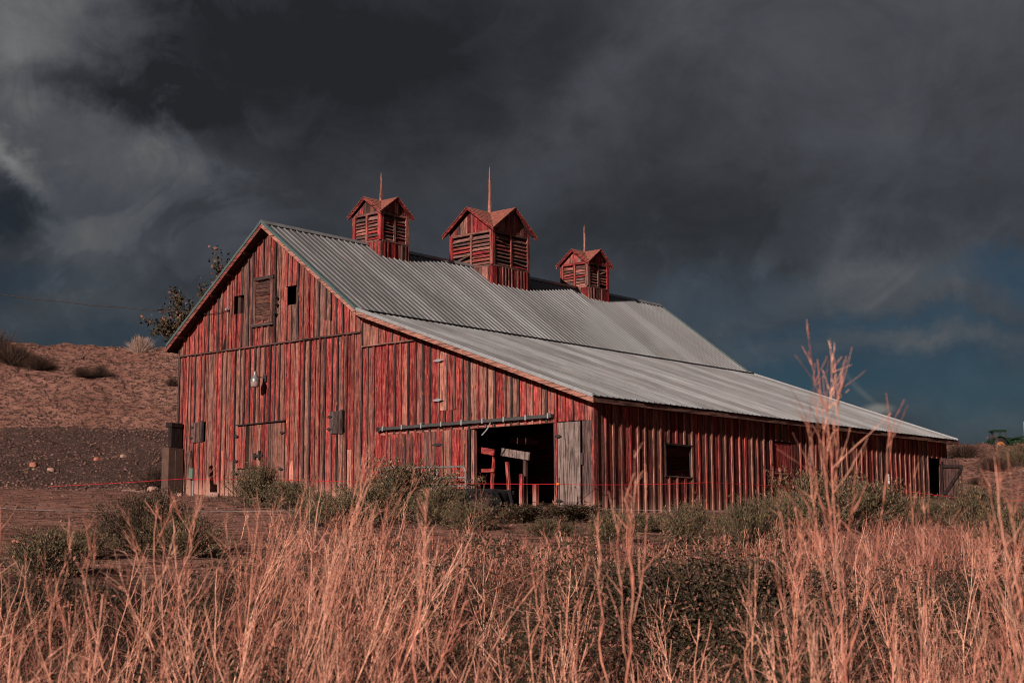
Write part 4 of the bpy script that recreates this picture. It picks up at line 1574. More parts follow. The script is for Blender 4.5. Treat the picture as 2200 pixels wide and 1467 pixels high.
B = bearing
SH = [(sage_a, 560, 36.5, 0.62, 0.90, 'dark sagebrush hugging the gable below the stable doors'),
      (sage_b, 632, 35.0, 0.62, 0.60, 'lower sagebrush just beside the gable sagebrush'),
      (sage_b, 875, 31.0, 1.20, 1.05, 'tallest sagebrush in front of the tube gate'),
      (sage_a, 800, 30.0, 0.75, 0.66, 'sagebrush on the gable side of the tallest one'),
      (sage_a, 735, 28.5, 0.72, 0.52, 'rounded sagebrush between the gable shrub and the tube gate'),
      (thick, 330, 21.5, 0.70, 0.78, 'dark dense bush in the sandy yard behind branching weeds'),
      (sage_a, 400, 21.0, 0.50, 0.50, 'small bush leaning on the dark dense yard bush'),
      (sage_b, 115, 18.2, 0.50, 0.50, 'round dark shrub at the sandy bank edge'),
      (sage_b, 195, 20.5, 0.40, 0.35, 'small scrubby shrub between the two yard bushes'),
      (sage_b, 1015, 28.0, 0.50, 0.50, 'thin sagebrush before the black tyre'),
      (leafy, 1225, 31.5, 0.85, 0.34, 'low leafy weed mound under the open doorway'),
      (leafy, 1120, 30.5, 0.60, 0.36, 'low leafy weed mound beside the black tyre'),
      (sage_a, 1310, 25.0, 0.40, 0.48, 'small sagebrush below the barn corner'),
      (sage_b, 1470, 25.0, 0.50, 0.62, 'sagebrush below the side window'),
      (sage_a, 1600, 24.5, 0.56, 0.70, 'sagebrush between the side window and the side door'),
      (sage_b, 1545, 28.0, 0.50, 0.34, 'low sagebrush close under the side wall'),
      (sage_a, 1745, 30.5, 1.00, 0.98, 'big sagebrush covering the foot of the side door'),
      (sage_b, 1855, 32.5, 0.95, 0.84, 'wide sagebrush behind the tall branching weed'),
      (sage_a, 1935, 35.0, 0.50, 0.50, 'small sagebrush at the far side wall'),
      (sage_b, 2085, 31.5, 0.65, 0.82, 'round sagebrush in front of the far braced door'),
      (sage_a, 2160, 27.0, 0.60, 0.58, 'sagebrush beside the fence post with dark clip'),
      (sage_b, 690, 31.0, 0.50, 0.50, 'small sagebrush at the foot of the gable under the shutter'),
      (sage_a, 940, 29.5, 0.60, 0.62, 'sagebrush on the tyre side of the tallest one'),
      (sage_b, 1180, 26.5, 0.50, 0.30, 'low sagebrush below the open doorway'),
      (sage_b, 1370, 28.5, 0.55, 0.32, 'sagebrush at the near end of the side wall'),
      (sage_b, 1660, 27.5, 0.70, 0.66, 'sagebrush on the near side of the side door'),
      (sage_b, 1990, 33.5, 0.60, 0.50, 'sagebrush before the dark far doorway'),
      (thick, 1430, 11.5, 0.85, 0.66, 'dark leafy bush low in the middle of the thicket'),
      (thick, 1560, 11.0, 0.95, 0.75, 'broadest dark leafy bush in the thicket'),
      (thick, 1320, 12.5, 0.70, 0.58, 'dark leafy bush beside the broadest one'),
      (thick, 2150, 12.0, 0.75, 0.62, 'dark leafy bush deep among the pink grass'),
      (thick, 1680, 9.5, 0.60, 0.58, 'dark leafy bush at the foot of the tall branching weed'),
      (brush, 30, 80.0, 1.6, 1.15, 'dark tangled brush heap on the hill crest'),
      (brush, 85, 79.0, 1.30, 0.8, 'lower end of the tangled brush heap on the hill'),
      (brush, -15, 81.0, 1.5, 1.5, 'tall twiggy brush at the edge of the hill'),
      (pale, 302, 83.0, 0.85, 0.95, 'pale round dry bush alone on the hill crest'),
      (brush, 180, 77.0, 0.90, 0.55, 'flat dark scrub patch below the hill crest'),
      (brush, 218, 77.5, 0.65, 0.65, 'twiggy dark scrub beside the flat scrub patch'),
      (brush, 372, 76.0, 0.50, 0.45, 'dark scrub close to the barn edge on the hill'),
      (brush, 340, 47.5, 0.75, 0.80, 'dry reddish grass tuft beside the wing wall'),
      (brush, 2058, 88.0, 1.6, 0.9, 'brown scrub on the slope behind the far door'),
      (brush, 2120, 74.0, 1.3, 0.75, 'dark scrub halfway up the far slope'),
      (sage_a, 2182, 78.0, 1.5, 1.2, 'round dark bush on the far slope below the tractor'),
      (brush, 2085, 62.0, 0.5, 0.35, 'small scrub low on the far slope')]
for pr, px, d, rx, h, lab in SH:
    place(pr, B(px), d, rx*(1.55 if d < 45 else 1.2), h*(1.18 if d < 45 else 1.0), lab, group='shrubs round the barn' if d < 45 else 'scrub on the hills')


# ---- dead branching weeds that stand out singly
def weed(label, px, d, h, r0=0.006, nbr=9, spread=0.5, lean=0.0, leanf=0.0, sub=4, tint=0.7, first=0.35, group='tall dead weeds', knob=0.25, name='dead_weed', kink=0.012):
    x, y, z = spot(B(px), d)
    base = np.array([x, y, z-0.02])
    root = empty(name, tuple(base))
    tag(root, label, 'weed', group)
    r0 = r0*0.66
    S = 22
    t = np.linspace(0, 1, S)
    drift = np.cumsum(NP.normal(0, kink*0.8, (S, 3)), axis=0)
    drift -= drift[0]
    drift[:, 2] = 0
    Pm = np.zeros((S, 3))
    Pm += np.array([0, 0, 1])*h*t[:, None]+(RT*lean+FW*leanf)*h*(t**1.35)[:, None]+drift*h
    vb = VB()
    rad = r0*(1-0.75*t)*NP.uniform(1-knob*0.5, 1+knob*0.5, S)
    V, F = tubes(Pm[None], rad[None], 6)
    vb.add(V, F, np.clip(tint+NP.normal(0, 0.05), 0, 1))
    vb.build('stem', DRY, root)
    az0 = NP.uniform(0, 6.28)
    for b in range(nbr):
        tb = first+(0.97-first)*(b+0.3*NP.random())/nbr
        i = tb*(S-1)
        i0 = int(i)
        p0 = Pm[i0]*(1-(i-i0))+Pm[min(i0+1, S-1)]*(i-i0)
        a = az0+b*2.4+NP.normal(0, 0.3)
        inc = spread*NP.uniform(0.8, 1.25)
        out = RT*math.cos(a)+FW*math.sin(a)*0.8
        dr = unit(out*math.sin(inc)+np.array([0, 0, math.cos(inc)])+(RT*lean+FW*leanf)*0.8)
        L = h*(0.52*(1-tb)+0.07)*NP.uniform(0.75, 1.2)
        vb = VB()
        SB = 22
        Pb = curve(p0[None], dr[None], np.array([L]), np.array([[-out[0]*0.18, -out[1]*0.18, 0.14]]), SB, 0.007)
        rb = r0*(1-0.72*tb)*0.62*np.linspace(1, 0.3, SB)*NP.uniform(1-knob, 1+knob, SB)
        V, F = tubes(Pb, rb[None], 5)
        tn = np.clip(tint+NP.normal(0, 0.10), 0.1, 1)
        vb.add(V, F, tn)
        n = max(1, int(sub*1.8*NP.uniform(0.6, 1.4)))
        ts = NP.uniform(0.25, 0.95, n)
        ii = (ts*(SB-1)).astype(int)
        pb = Pb[0, ii]
        dd = unit(dr[None]*1.0+NP.normal(0, 0.42, (n, 3))+np.array([0, 0, 0.25]))
        Ls = L*NP.uniform(0.18, 0.48, n)*(1.1-ts*0.5)
        Ps = curve(pb, dd, Ls, NP.normal(0, 0.10, (n, 3)), 12, 0.012)
        rs = np.maximum(r0*0.24*np.linspace(1, 0.4, 12)[None, :]*NP.uniform(1-knob*1.3, 1+knob*1.3, (n, 12)), 0.0006)
        V, F = tubes(Ps, rs, 4)
        vb.add(V, F, np.repeat(np.clip(tn+NP.normal(0, 0.1, n), 0, 1), 48))
        o = vb.build('branch', DRY, root)
    return root


weed('tallest branching weed rising above the barn roof line', 1812, 4.6, 1.88, 0.0095, 12, 0.36, -0.050, 0.0, 5, 0.66, 0.42, knob=0.50, kink=0.003)
weed('thick fuzzy stalk standing before the tallest sagebrush', 852, 5.2, 1.42, 0.0095, 5, 0.16, 0.05, 0, 3, 0.62, 0.60, knob=0.45)
weed('slim stalk with bare foot in front of the plank door', 1290, 5.0, 1.36, 0.0085, 4, 0.18, -0.02, 0, 3, 0.7, 0.7, knob=0.35)
weed('stalk with drooping head before the barn corner', 1345, 4.4, 1.52, 0.0095, 5, 0.24, 0.06, 0, 3, 0.68, 0.62, knob=0.45)
weed('short stout stalk leaning towards the middle', 1120, 5.4, 1.22, 0.008, 4, 0.25, 0.08, 0, 3, 0.68, 0.6, knob=0.35)
weed('wiry stalk between the plank door and the thicket', 1185, 6.0, 1.18, 0.006, 6, 0.35, 0.10, 0, 4, 0.7, 0.4)
weed('curved stalk arching in from the frame edge by the tractor', 2255, 4.2, 1.58, 0.008, 7, 0.30, -0.11, 0, 3, 0.66, 0.55, knob=0.4)
weed('crossing stalk below the curved stalk at the frame edge', 2280, 4.6, 1.40, 0.0075, 6, 0.32, -0.17, 0, 4, 0.7, 0.45, knob=0.35)
weed('upright stalk between tallest weed and far sagebrush', 1940, 5.2, 1.50, 0.0075, 7, 0.26, 0.0, 0, 3, 0.66, 0.5, knob=0.4)
weed('knotty stalk under the far door', 2035, 6.0, 1.25, 0.007, 8, 0.32, 0.02, 0, 5, 0.66, 0.35)
weed('forked stalk close beside the tallest weed', 1690, 5.0, 1.42, 0.007, 8, 0.36, -0.05, 0, 4, 0.7, 0.4)
weed('straight pale stalk under the side window', 1560, 5.6, 1.20, 0.0065, 5, 0.25, 0.02, 0, 3, 0.78, 0.45)
weed('thin stalk rising before the side door', 1640, 5.8, 1.36, 0.0055, 6, 0.28, 0.04, 0, 4, 0.66, 0.5)
weed('upright rust stalk in front of the sandy yard', 205, 5.6, 1.36, 0.0055, 5, 0.26, 0.0, 0, 3, 0.6, 0.55, knob=0.35)
weed('forked pale weed before the sandy yard', 75, 6.0, 1.30, 0.0055, 9, 0.50, 0.03, 0, 5, 0.74, 0.30)
weed('wide Y-branched weed before the dark yard bush', 318, 6.2, 1.38, 0.0075, 12, 0.62, -0.02, 0, 6, 0.78, 0.22)
weed('branching weed reaching over the dark yard bush', 410, 6.6, 1.42, 0.0065, 11, 0.55, 0.06, 0, 6, 0.72, 0.25)
weed('low sprawling weed at the bottom corner by the bank', -30, 5.2, 1.05, 0.007, 12, 0.75, 0.22, 0, 6, 0.76, 0.18)
weed('sprawling weed lying across the bottom of the bank', 120, 5.0, 0.95, 0.0065, 12, 0.8, 0.15, 0, 6, 0.74, 0.15)
weed('fine twiggy weed between the yard bush and leaning stalks', 500, 7.4, 1.35, 0.0055, 12, 0.5, 0.10, 0, 6, 0.7, 0.25)
weed('leaning bundle stalk nearest the gable sagebrush', 585, 7.0, 1.50, 0.0065, 9, 0.20, 0.30, 0, 5, 0.74, 0.2)
weed('long leaning stalk crossing under the shutter', 625, 6.8, 1.55, 0.0065, 9, 0.18, 0.33, 0, 5, 0.76, 0.2)
weed('inner leaning stalk of the slanting bundle', 560, 7.6, 1.40, 0.006, 9, 0.22, 0.26, 0, 5, 0.7, 0.25)
weed('last leaning stalk of the slanting bundle', 660, 7.3, 1.46, 0.006, 9, 0.20, 0.34, 0, 5, 0.72, 0.25)
weed('red twiggy sapling in front of the black tyre', 1035, 22.0, 1.15, 0.009, 10, 0.4, 0.03, 0, 6, 0.35, 0.15)
weed('dry twig cluster at the bottom beside the fuzzy stalk', 780, 5.4, 1.05, 0.006, 9, 0.55, -0.08, 0, 5, 0.66, 0.25)
weed('slanting stalk crossing the middle of the thicket', 1080, 5.8, 1.02, 0.007, 5, 0.35, -0.34, 0, 4, 0.74, 0.4)


# ---- dry grass: too many stalks to count
def dry_grass():
    vb = VB()
    rows = []

    def region(n, px0, px1, d0, d1, h0, h1, lean, cnt, r=0.0022, tintm=0.58, far=False):
        for _ in range(n):
            px = NP.uniform(px0, px1)
            u = NP.random()
            d = 1/((1-u)/d0+u/d1) if not far else NP.uniform(d0, d1)
            rows.append((px, d, NP.uniform(h0, h1), NP.normal(lean, 0.10), int(cnt*NP.uniform(0.5, 1.5)), r, np.clip(NP.normal(tintm, 0.14), 0.05, 0.95)))
    region(36, -160, 480, 4.5, 10, 0.30, 0.80, 0.08, 18, 0.0015, 0.36)
    region(75, -160, 480, 7, 15, 0.22, 0.50, 0.05, 24, 0.0018, 0.24)
    region(42, 470, 800, 5.5, 14, 0.45, 1.00, 0.22, 22, 0.0016, 0.36)
    region(40, 780, 1680, 4.2, 9, 0.30, 0.70, 0.0, 16, 0.0015, 0.32)
    region(115, 780, 1680, 7, 18, 0.22, 0.46, 0.0, 24, 0.0018, 0.24)
    region(42, 1650, 2350, 4.2, 10, 0.40, 0.85, 0.0, 18, 0.0016, 0.38)
    region(95, 1650, 2350, 8, 22, 0.32, 0.60, 0.0, 24, 0.0022, 0.32)
    region(60, 1850, 2150, 17, 29, 0.30, 0.50, 0.0, 26, 0.0034, 0.46, True)
    region(40, 640, 1120, 15, 24, 0.22, 0.42, 0.05, 20, 0.0030, 0.34, True)
    region(60, 800, 1700, 15, 24, 0.15, 0.36, 0.0, 22, 0.0028, 0.42, True)
    region(30, 1050, 1650, 14, 20, 0.25, 0.50, 0.0, 16, 0.0024, 0.55, True)
    for px, d, h, lean, cnt, r, tn in rows:
        x, y, z = spot(B(px), d)
        rc = 0.05+0.030*d**0.75
        bx_ = x+NP.normal(0, rc, cnt)
        by_ = y+NP.normal(0, rc, cnt)
        bz = gz(bx_, by_)
        base = np.stack([bx_, by_, bz], -1)
        az_ = NP.uniform(0, 6.28, cnt)
        inc = np.abs(NP.normal(0, 0.34, cnt))
        inc = np.where(NP.random(cnt) < 0.16, NP.uniform(0.7, 1.4, cnt), inc)
        dv = np.stack([np.sin(inc)*np.cos(az_), np.sin(inc)*np.sin(az_), np.cos(inc)], -1)+RT*lean
        L = h*np.clip(NP.normal(0.85, 0.22, cnt), 0.3, 1.4)
        bend = np.stack([dv[:, 0]*0.3+NP.normal(0, 0.07, cnt), dv[:, 1]*0.3+NP.normal(0, 0.07, cnt), -0.08*np.ones(cnt)], -1)
        P = curve(base, dv, L, bend, 5, 0.018)
        R0 = r*NP.uniform(0.6, 1.5, cnt)
        V, F = tubes(P, R0[:, None]*np.array([1, 0.9, 0.75, 0.6, 0.3])[None, :])
        tt = np.clip(tn+NP.normal(0, 0.26, cnt), 0, 1)
        vb.add(V, F, np.repeat(tt, 15))
        # side twigs
        m_ = cnt*3
        i = NP.integers(0, cnt, m_)
        k = NP.integers(1, 4, m_)
        f = NP.random(m_)[:, None]
        C = P[i, k]*(1-f)+P[i, k+1]*f
        dv2 = unit(dv[i]+NP.normal(0, 0.55, (m_, 3)))
        P2 = curve(C, dv2, L[i]*NP.uniform(0.08, 0.30, m_), NP.normal(0, 0.12, (m_, 3))+np.array([0, 0, 0.1]), 4, 0.03)
        R2 = (R0[i]*0.55)[:, None]*np.array([1, 0.9, 0.7, 0.4])[None, :]
        V, F = tubes(P2, R2)
        vb.add(V, F, np.repeat(np.clip(tt[i]+NP.normal(0, 0.1, m_), 0, 1), 12))
    o = vb.build('dry_grass', DRY)
    tag(o, 'salmon dry grass and weeds filling the foreground', 'grass', kind='stuff')


dry_grass()


def thicket():
    """branching dead stalks standing together, past counting"""
    vb = VB()

    def plants(n, px0, px1, d0, d1, h0, h1, lean, spread, tn, r=0.0042):
        for _ in range(n):
            u = NP.random()
            d = 1/((1-u)/d0+u/d1)
            x, y, z = spot(B(NP.uniform(px0, px1)), d)
            h = NP.uniform(h0, h1)
            ln = NP.normal(lean, 0.12)
            lf = NP.normal(0, 0.12)
            tt = float(np.clip(NP.normal(tn, 0.13), 0.05, 1))
            base = np.array([[x, y, z-0.02]])
            dv = np.array([[0, 0, 1.0]])+RT*ln+FW*lf
            S = 9
            P = curve(base, dv, np.array([h]), NP.normal(0, 0.08, (1, 3)), S, 0.022)
            r0 = r*NP.uniform(0.7, 1.3)
            V, F = tubes(P, r0*np.linspace(1, 0.35, S)[None]*NP.uniform(0.85, 1.15, (1, S)), 4)
            vb.add(V, F, tt)
            nb = NP.integers(5, 11)
            ti = NP.uniform(0.15, 0.95, nb)
            k = (ti*(S-1)).astype(int)
            a = NP.uniform(0, 6.28, nb)
            inc = spread*NP.uniform(0.6, 1.3, nb)
            out = RT[None]*np.cos(a)[:, None]+FW[None]*np.sin(a)[:, None]
            db = unit(out*np.sin(inc)[:, None]+unit(dv)*np.cos(inc)[:, None])
            Lb = h*(0.15+0.45*(1-ti))*NP.uniform(0.6, 1.3, nb)
            Pb = curve(P[0, k], db, Lb, np.array([[0, 0, 0.15]])-out*0.12, 8, 0.02)
            V, F = tubes(Pb, r0*0.55*np.linspace(1, 0.35, 8)[None]*NP.uniform(0.7, 1.3, (nb, 8)), 3)
            vb.add(V, F, np.repeat(np.clip(tt+NP.normal(0, 0.1, nb), 0, 1), 24))
            ns = nb*4
            ib = NP.integers(0, nb, ns)
            kb = NP.integers(2, 8, ns)
            ds = unit(db[ib]+NP.normal(0, 0.5, (ns, 3)))
            Ps = curve(Pb[ib, kb], ds, Lb[ib]*NP.uniform(0.12, 0.40, ns), NP.normal(0, 0.12, (ns, 3)), 5, 0.03)
            V, F = tubes(Ps, np.maximum(r0*0.26*np.linspace(1, 0.5, 5)[None]*NP.uniform(0.7, 1.4, (ns, 5)), 0.0006), 3)
            vb.add(V, F, np.repeat(np.clip(tt+NP.normal(-0.05, 0.14, ns), 0, 1), 15))
    plants(75, -160, 480, 4.6, 10, 0.50, 1.00, 0.10, 0.80, 0.82, 0.0048)
    plants(38, 470, 800, 5.5, 12, 0.70, 1.20, 0.25, 0.50, 0.76, 0.0050)
    plants(60, 780, 1250, 4.4, 12, 0.40, 0.85, 0.05, 0.70, 0.78, 0.0048)
    plants(50, 1200, 1680, 4.4, 11, 0.40, 0.80, 0.0, 0.70, 0.78, 0.0048)
    plants(105, 1650, 2350, 4.4, 13, 0.50, 1.00, 0.0, 0.50, 0.82, 0.0048)
    plants(80, 1650, 2350, 10, 22, 0.45, 0.75, 0.0, 0.55, 0.72, 0.0052)
    plants(75, 700, 1750, 16, 26, 0.30, 0.52, 0.0, 0.65, 0.68, 0.0060)
    plants(40, 520, 900, 13, 25, 0.40, 0.70, 0.15, 0.55, 0.70, 0.0056)
    plants(70, 780, 1650, 12, 21, 0.35, 0.60, 0.0, 0.65, 0.70, 0.0052)
    o = vb.build('dead_weeds', DRY)
    tag(o, 'thicket of salmon branching dead weeds across the foreground', 'weeds', kind='stuff')


thicket()


def undergrowth():
    vb = VB()
    n = 240000
    px = NP.uniform(-200, 2400, n)
    u = NP.random(n)
    d = 1/((1-u)/5.0+u/19.5)
    keep = ~((px < 470) & (d > 15.5)) & ~((px < 700) & (d > 24)) & ~((px > 1800) & (d > 19))
    a = np.radians(math.degrees(YAW)+np.degrees(np.arctan((px-1100)/3204)))
    x, y = EYE[0]+d*np.sin(a), EYE[1]+d*np.cos(a)
    field = np.sin(x*1.7+1.1*np.sin(y*1.3))*np.sin(y*1.9+0.8*np.sin(x*1.1+2))+0.5*np.sin(x*4.3+y*3.1)
    keep &= field+NP.normal(0, 0.35, n) > -0.35
    px, d, x, y, field = px[keep], d[keep], x[keep], y[keep], field[keep]
    hh = (0.20+0.30*np.clip(field+0.4, 0, 1.6))*np.where((px > 760) & (px < 1760), 1.15, 0.9)
    z = gz(x, y)+NP.beta(1.6, 1.4, len(x))*hh*np.clip(NP.normal(1, 0.25, len(x)), 0.3, 1.7)
    C = np.stack([x, y, z], -1)
    V, F = leaves(C, 0.015+0.0019*d*NP.uniform(0.6, 1.4, len(d)), 0.45, 0.5)
    t = np.clip(NP.normal(0.45, 0.25, len(C)), 0, 0.93)
    t = np.where(NP.random(len(C)) < 0.10, 1.0, t)
    vb.add(V, F, np.repeat(t, 4))
    o = vb.build('undergrowth', LEAFM)
    tag(o, 'dark green leafy undergrowth between the dry stalks', 'undergrowth', kind='stuff')


undergrowth()


# ------------------------------------------------------------------ loose stones
def stones():
    rec = []
    def reg(n, px0, px1, d0, d1, s0, s1):
        px = NP.uniform(px0, px1, n)
        d = NP.uniform(d0, d1, n)
        a = np.radians(math.degrees(YAW)+np.degrees(np.arctan((px-1100)/3204)))
        rec.append((EYE[0]+d*np.sin(a), EYE[1]+d*np.cos(a), NP.uniform(0, 1, n)**3*(s1-s0)+s0))
    reg(9000, -150, 420, 47, 61, 0.015, 0.075)
    reg(9000, -150, 420, 61, 84, 0.02, 0.10)
    reg(1800, -150, 520, 28, 47, 0.012, 0.05)
    reg(2600, 2020, 2300, 55, 112, 0.02, 0.11)
    x, y, s = (np.concatenate(q_) for q_ in zip(*rec))
    n = len(x)
    z = gz(x, y)
    oct_ = np.array([[1, 0, 0], [-1, 0, 0], [0, 1, 0], [0, -1, 0], [0, 0, 0.7], [0, 0, -0.7]], float)
    tri = np.array([[0, 2, 4], [2, 1, 4], [1, 3, 4], [3, 0, 4], [2, 0, 5], [1, 2, 5], [3, 1, 5], [0, 3, 5]])
    V = oct_[None]*NP.uniform(0.6, 1.4, (n, 6, 3))*s[:, None, None]
    an = NP.uniform(0, 6.28, n)
    c_, s_ = np.cos(an)[:, None], np.sin(an)[:, None]
    V = np.stack([V[..., 0]*c_-V[..., 1]*s_, V[..., 0]*s_+V[..., 1]*c_, V[..., 2]], -1)+np.stack([x, y, z+s*0.12], -1)[:, None, :]
    F = tri[None]+(np.arange(n)*6)[:, None, None]
    mt = plant_mat('gravel_stone', [(0.0, (0.045, 0.029, 0.025)), (0.5, (0.135, 0.076, 0.060)), (0.9, (0.23, 0.13, 0.10)), (1.0, (0.32, 0.21, 0.175))], 0.95)
    tt = np.clip(NP.normal(0.45, 0.25, n), 0, 1)
    o = np_mesh('gravel', V.reshape(-1, 3), F.reshape(-1, 3), mt, None, np.repeat(tt, 6))
    tag(o, 'loose gravel stones strewn over the slopes', 'gravel', kind='stuff')


stones()


def rock(px, d, s, mat, label, flat=0.7):
    x, y, z = spot(B(px), d)
    import bmesh
    bm = bmesh.new()
    bmesh.ops.create_icosphere(bm, subdivisions=2, radius=1.0)
    r_ = random.Random(int(px*7+d))
    ph = [r_.uniform(0, 6) for _ in range(6)]
    for v in bm.verts:
        c_ = v.co
        k = 1+0.18*math.sin(3*c_.x+ph[0])*math.cos(2.5*c_.y+ph[1])+0.12*math.sin(5*c_.z+ph[2]+2*c_.x)
        c_ = c_*k
        c_ = Vector([max(-0.78, min(0.78, q_)) for q_ in c_])
        v.co = Vector((c_.x*s*1.2, c_.y*s, c_.z*s*flat))
    me = bpy.data.meshes.new('rock')
    bm.to_mesh(me)
    bm.free()
    me.materials.append(mat)
    o = bpy.data.objects.new('rock', me)
    COL.objects.link(o)
    o.location = (x, y, z+s*flat*0.30)
    o.rotation_euler = (0, 0, r_.uniform(0, 6))
    tag(o, label, 'rock', 'loose rocks in the yard')


rock(337, 46.5, 0.17, STONE, 'squarish pale rock beside the dry tuft by the wing wall', 0.8)
rock(58, 62.5, 0.17, STONE, 'pale rock resting above the dark gravel bank')
rock(82, 52.0, 0.16, STONE2, 'orange red rock low on the dark gravel bank')
rock(119, 51.5, 0.14, STONE, 'flat tan rock next to the orange red rock')
rock(218, 53.5, 0.15, STONE2, 'orange rock in the middle of the gravel bank')
rock(273, 54.0, 0.13, STONE, 'pale rock towards the barn on the gravel bank')
rock(53, 24.0, 0.07, STONE2, 'small red stone on the near sandy edge')
rock(464, 42.8, 0.20, STONE, 'pale block lying at the foot of the gable', 0.6)
rock(395, 43.5, 0.10, STONE, 'small stone at the base of the wooden post')
q = MB()
x0, y0, _z = spot(B(273), 46.0)
x1, y1, _z = spot(B(318), 44.8)
q.tube([(x0, y0, g1(x0, y0)+0.05), ((x0+x1)/2, (y0+y1)/2, g1((x0+x1)/2, (y0+y1)/2)+0.06), (x1, y1, g1(x1, y1)+0.04)], 0.022, 5)
tag(q.build('fallen_stick', PALE), 'pale fallen stick on the yard near the wing wall', 'stick')

# ------------------------------------------------------------------ tree behind the roof
def tree():
    x, y, z = spot(B(455), 66.0)
    root = empty('cottonwood_tree', (x, y, z))
    root.scale = (0.98, 0.98, 0.96)
    tag(root, 'leafy tree showing above the barn eave', 'tree')
    vb = VB()
    H = 8.0
    trunk = np.array([[0, 0, -0.2], [0.05, 0, 1.5], [-0.05, 0.1, 3.0], [0.1, 0.0, 4.2]])
    V, F = tubes(trunk[None], np.array([[0.22, 0.18, 0.15, 0.12]]), 8)
    vb.add(V, F, 0.5)
    tips = []
    for i in range(22):
        a = i*2.4+NP.normal(0, 0.3)
        inc = NP.uniform(0.15, 1.05)
        st_ = trunk[2]*(1-i/22)+trunk[3]*(i/22)
        dr = np.array([math.sin(inc)*math.cos(a), math.sin(inc)*math.sin(a), math.cos(inc)])
        L = NP.uniform(1.6, 3.0) if inc > 0.5 else NP.uniform(2.4, 3.9)
        Pb = curve(st_[None], dr[None], np.array([L]), np.array([[0, 0, 0.12]]), 8, 0.03)
        V, F = tubes(Pb, np.linspace(0.06, 0.012, 8)[None], 5)
        vb.add(V, F, 0.4)
        n = 9
        k = NP.integers(2, 8, n)
        dd = unit(dr[None]+NP.normal(0, 0.6, (n, 3)))
        Ps = curve(Pb[0, k], dd, NP.uniform(0.4, 1.1, n), NP.normal(0, 0.1, (n, 3)), 6, 0.02)
        V, F = tubes(Ps, np.tile(np.linspace(0.015, 0.004, 6), (n, 1)), 3)
        vb.add(V, F, 0.3)
        tips.append(Ps.reshape(-1, 3))
    o = vb.build('trunk', BARK, root)
    C = np.concatenate(tips)
    i = NP.integers(0, len(C), 9000)
    Cc = C[i]+NP.normal(0, 0.13, (9000, 3))
    V, F = leaves(Cc, NP.uniform(0.10, 0.19, 9000), 0.75)
    vb = VB()
    vb.add(V, F, np.repeat(np.clip(NP.normal(0.60, 0.20, 9000), 0, 0.92), 4))
    vb.build('crown', LEAFM, root)


tree()


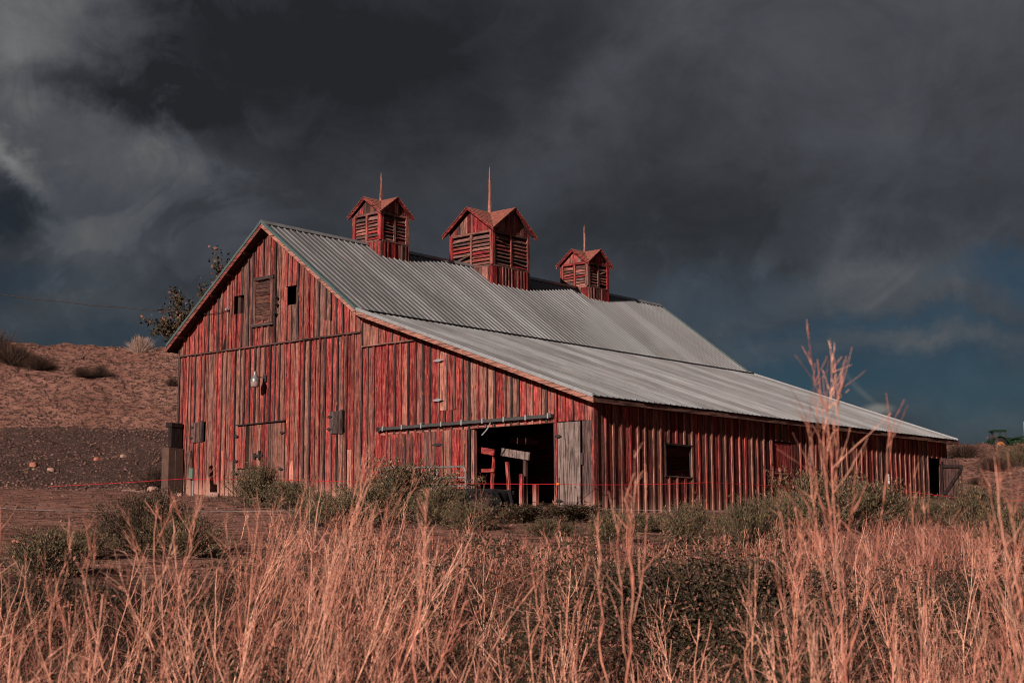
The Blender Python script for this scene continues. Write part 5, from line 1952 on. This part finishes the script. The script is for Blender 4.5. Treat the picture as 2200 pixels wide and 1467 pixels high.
# ------------------------------------------------------------------ tractor on the skyline
def tractor():
    x, y, z = spot(B(2132), 198)
    root = empty('tractor', (x, y, z+0.15))
    tag(root, 'green farm tractor with glass cab and front loader on the far crest', 'tractor')
    ang = math.atan2(RT[1], RT[0])
    root.rotation_euler = (0, 0, ang)
    GRN = plain('tractor_green', (0.006, 0.022, 0.008), 0.4, 0, 0.15)
    YEL = plain('wheel_yellow', (0.30, 0.11, 0.03), 0.5, 0, 0.15)
    GLASS = plain('cab_glass', (0.03, 0.05, 0.055), 0.08, 0, 0.1, spec=0.8)

    def p(name, mat, fn, parent=root, smooth=False):
        q_ = MB()
        fn(q_)
        o_ = q_.build(name, mat, parent, world=False, smooth=smooth)
        return o_

    def wheel(cx_, cy_, r, wd):
        prof = [(r*0.55, -wd/2), (r*0.9, -wd/2), (r, -wd*0.35), (r, wd*0.35), (r*0.9, wd/2), (r*0.55, wd/2)]
        tyre_ = p('wheel', RUBBER, lambda q_: q_.lathe(prof, (cx_, cy_, r), 'Y', 28), smooth=True)
        p('rim', YEL, lambda q_: q_.lathe([(0.0, -wd*0.3), (r*0.25, -wd*0.32), (r*0.5, -wd*0.22), (r*0.56, -wd*0.48), (r*0.56, wd*0.48), (r*0.5, wd*0.2), (0, wd*0.3)], (cx_, cy_, r), 'Y', 24), tyre_)
        for i in range(20):
            a = 2*math.pi*i/20
            sgn = 1 if i % 2 else -1
            c_ = Vector((cx_+r*0.985*math.cos(a), cy_+sgn*wd*0.24, r+r*0.985*math.sin(a)))
            tan_ = Vector((-math.sin(a), 0, math.cos(a)))
            p('tread_lug', RUBBER, lambda q_: q_.obox(c_, (tan_*0.06), Vector((0, wd*0.24, 0))+tan_*0.08*sgn, Vector((math.cos(a), 0, math.sin(a)))*0.04), tyre_)

    for sy in (-1, 1):
        wheel(0, sy*0.95, 0.95, 0.50)
        wheel(2.75, sy*0.90, 0.66, 0.40)
        p('fender', GRN, lambda q_: q_.prism([(0.98*math.cos(R_(a_))*1.06, sy*0.95-0.27, 0.95+1.06*math.sin(R_(a_))) for a_ in range(20, 171, 15)] + [(1.12*math.cos(R_(a_))*1.06, sy*0.95-0.27, 0.95+1.14*math.sin(R_(a_))) for a_ in range(170, 19, -15)], (0, 0.54, 0)))
    p('hood', GRN, lambda q_: q_.prism([(0.95, -0.38, 1.05), (3.25, -0.38, 1.05), (3.30, -0.38, 1.62), (3.05, -0.38, 1.80), (0.95, -0.38, 1.98)], (0, 0.76, 0)))
    p('grille', IRON, lambda q_: q_.box(3.302, 3.33, -0.33, 0.33, 1.1, 1.6))
    p('chassis', IRON, lambda q_: q_.box(-0.4, 3.0, -0.3, 0.3, 0.65, 1.04))
    cab = p('cab_glass', GLASS, lambda q_: q_.prism([(-0.62, -0.66, 1.35), (0.92, -0.66, 1.35), (0.88, -0.62, 2.70), (-0.52, -0.62, 2.70)], (0, 1.28, 0)))
    p('cab_roof', GRN, lambda q_: q_.prism([(-0.80, -0.78, 2.705), (1.02, -0.78, 2.705), (0.98, -0.78, 2.86), (0.7, -0.78, 2.92), (-0.6, -0.78, 2.92), (-0.78, -0.78, 2.86)], (0, 1.56, 0)))
    for xx in (-0.66, 0.15, 0.92):
        for sy in (-1, 1):
            p('pillar', IRON, lambda q_: q_.box(xx-0.05, xx+0.05, sy*0.67-0.04, sy*0.67+0.04, 1.0, 2.704))
    p('lower_cab', GRN, lambda q_: q_.box(-0.62, 0.93, -0.62, 0.62, 1.041, 1.348))
    p('exhaust', IRON, lambda q_: q_.tube([(1.15, 0.44, 1.6), (1.15, 0.44, 2.75)], 0.06, 8))
    for sy in (-1, 1):
        p('loader_arm', GRN, lambda q_: (q_.beam((1.35, sy*0.62, 1.75), (3.0, sy*0.62, 2.05), 0.10, 0.18), q_.beam((3.0, sy*0.62, 2.08), (4.15, sy*0.62, 0.95), 0.10, 0.16), q_.beam((1.35, sy*0.62, 0.9), (1.35, sy*0.62, 1.95), 0.12, 0.2, (1, 0, 0))))
        p('tail_light', plain('red_lens', (0.6, 0.03, 0.02), 0.3), lambda q_: q_.box(-0.98, -0.93, sy*0.95-0.06, sy*0.95+0.06, 2.0, 2.15))
    p('bucket', GRN, lambda q_: q_.prism([(4.1, -1.0, 0.45), (4.95, -1.0, 0.35), (4.95, -1.0, 0.40), (4.22, -1.0, 0.55), (4.3, -1.0, 1.2), (4.15, -1.0, 1.25)], (0, 2.0, 0)))


tractor()


def chimney():
    x, y, z = spot(B(2203), 185)
    m, t, b = mat_new('old_brick')
    br = t.n('ShaderNodeTexBrick')
    t.put(br.inputs['Vector'], t.mapping(t.n('ShaderNodeTexCoord').outputs['Object'], (1, 1, 1)))
    br.inputs['Color1'].default_value = (0.34, 0.085, 0.055, 1)
    br.inputs['Color2'].default_value = (0.24, 0.06, 0.045, 1)
    br.inputs['Mortar'].default_value = (0.25, 0.17, 0.14, 1)
    br.inputs['Scale'].default_value = 4.0
    t.put(b.inputs['Base Color'], br.outputs[0])
    b.inputs['Roughness'].default_value = 0.9
    root = empty('brick_chimney', (x, y, z))
    tag(root, 'red brick chimney stack on the skyline beside the tractor', 'chimney')
    for k in range(13):
        q_ = MB()
        j = 0.02*(k % 2)
        z0 = 1.2+k*0.20
        q_.box(-0.55-j, 0.6+j, -0.5-j, 0.5+j, z0, z0+0.185)
        q_.build('brick_course', m, root, world=False)
    q_ = MB()
    q_.box(-1.0, 1.6, -0.8, 0.8, -0.3, 1.18)
    q_.build('base', m, root, world=False)


chimney()
for pr in (sage_a, sage_b, leafy, thick, brush, pale):
    assert pr in _used
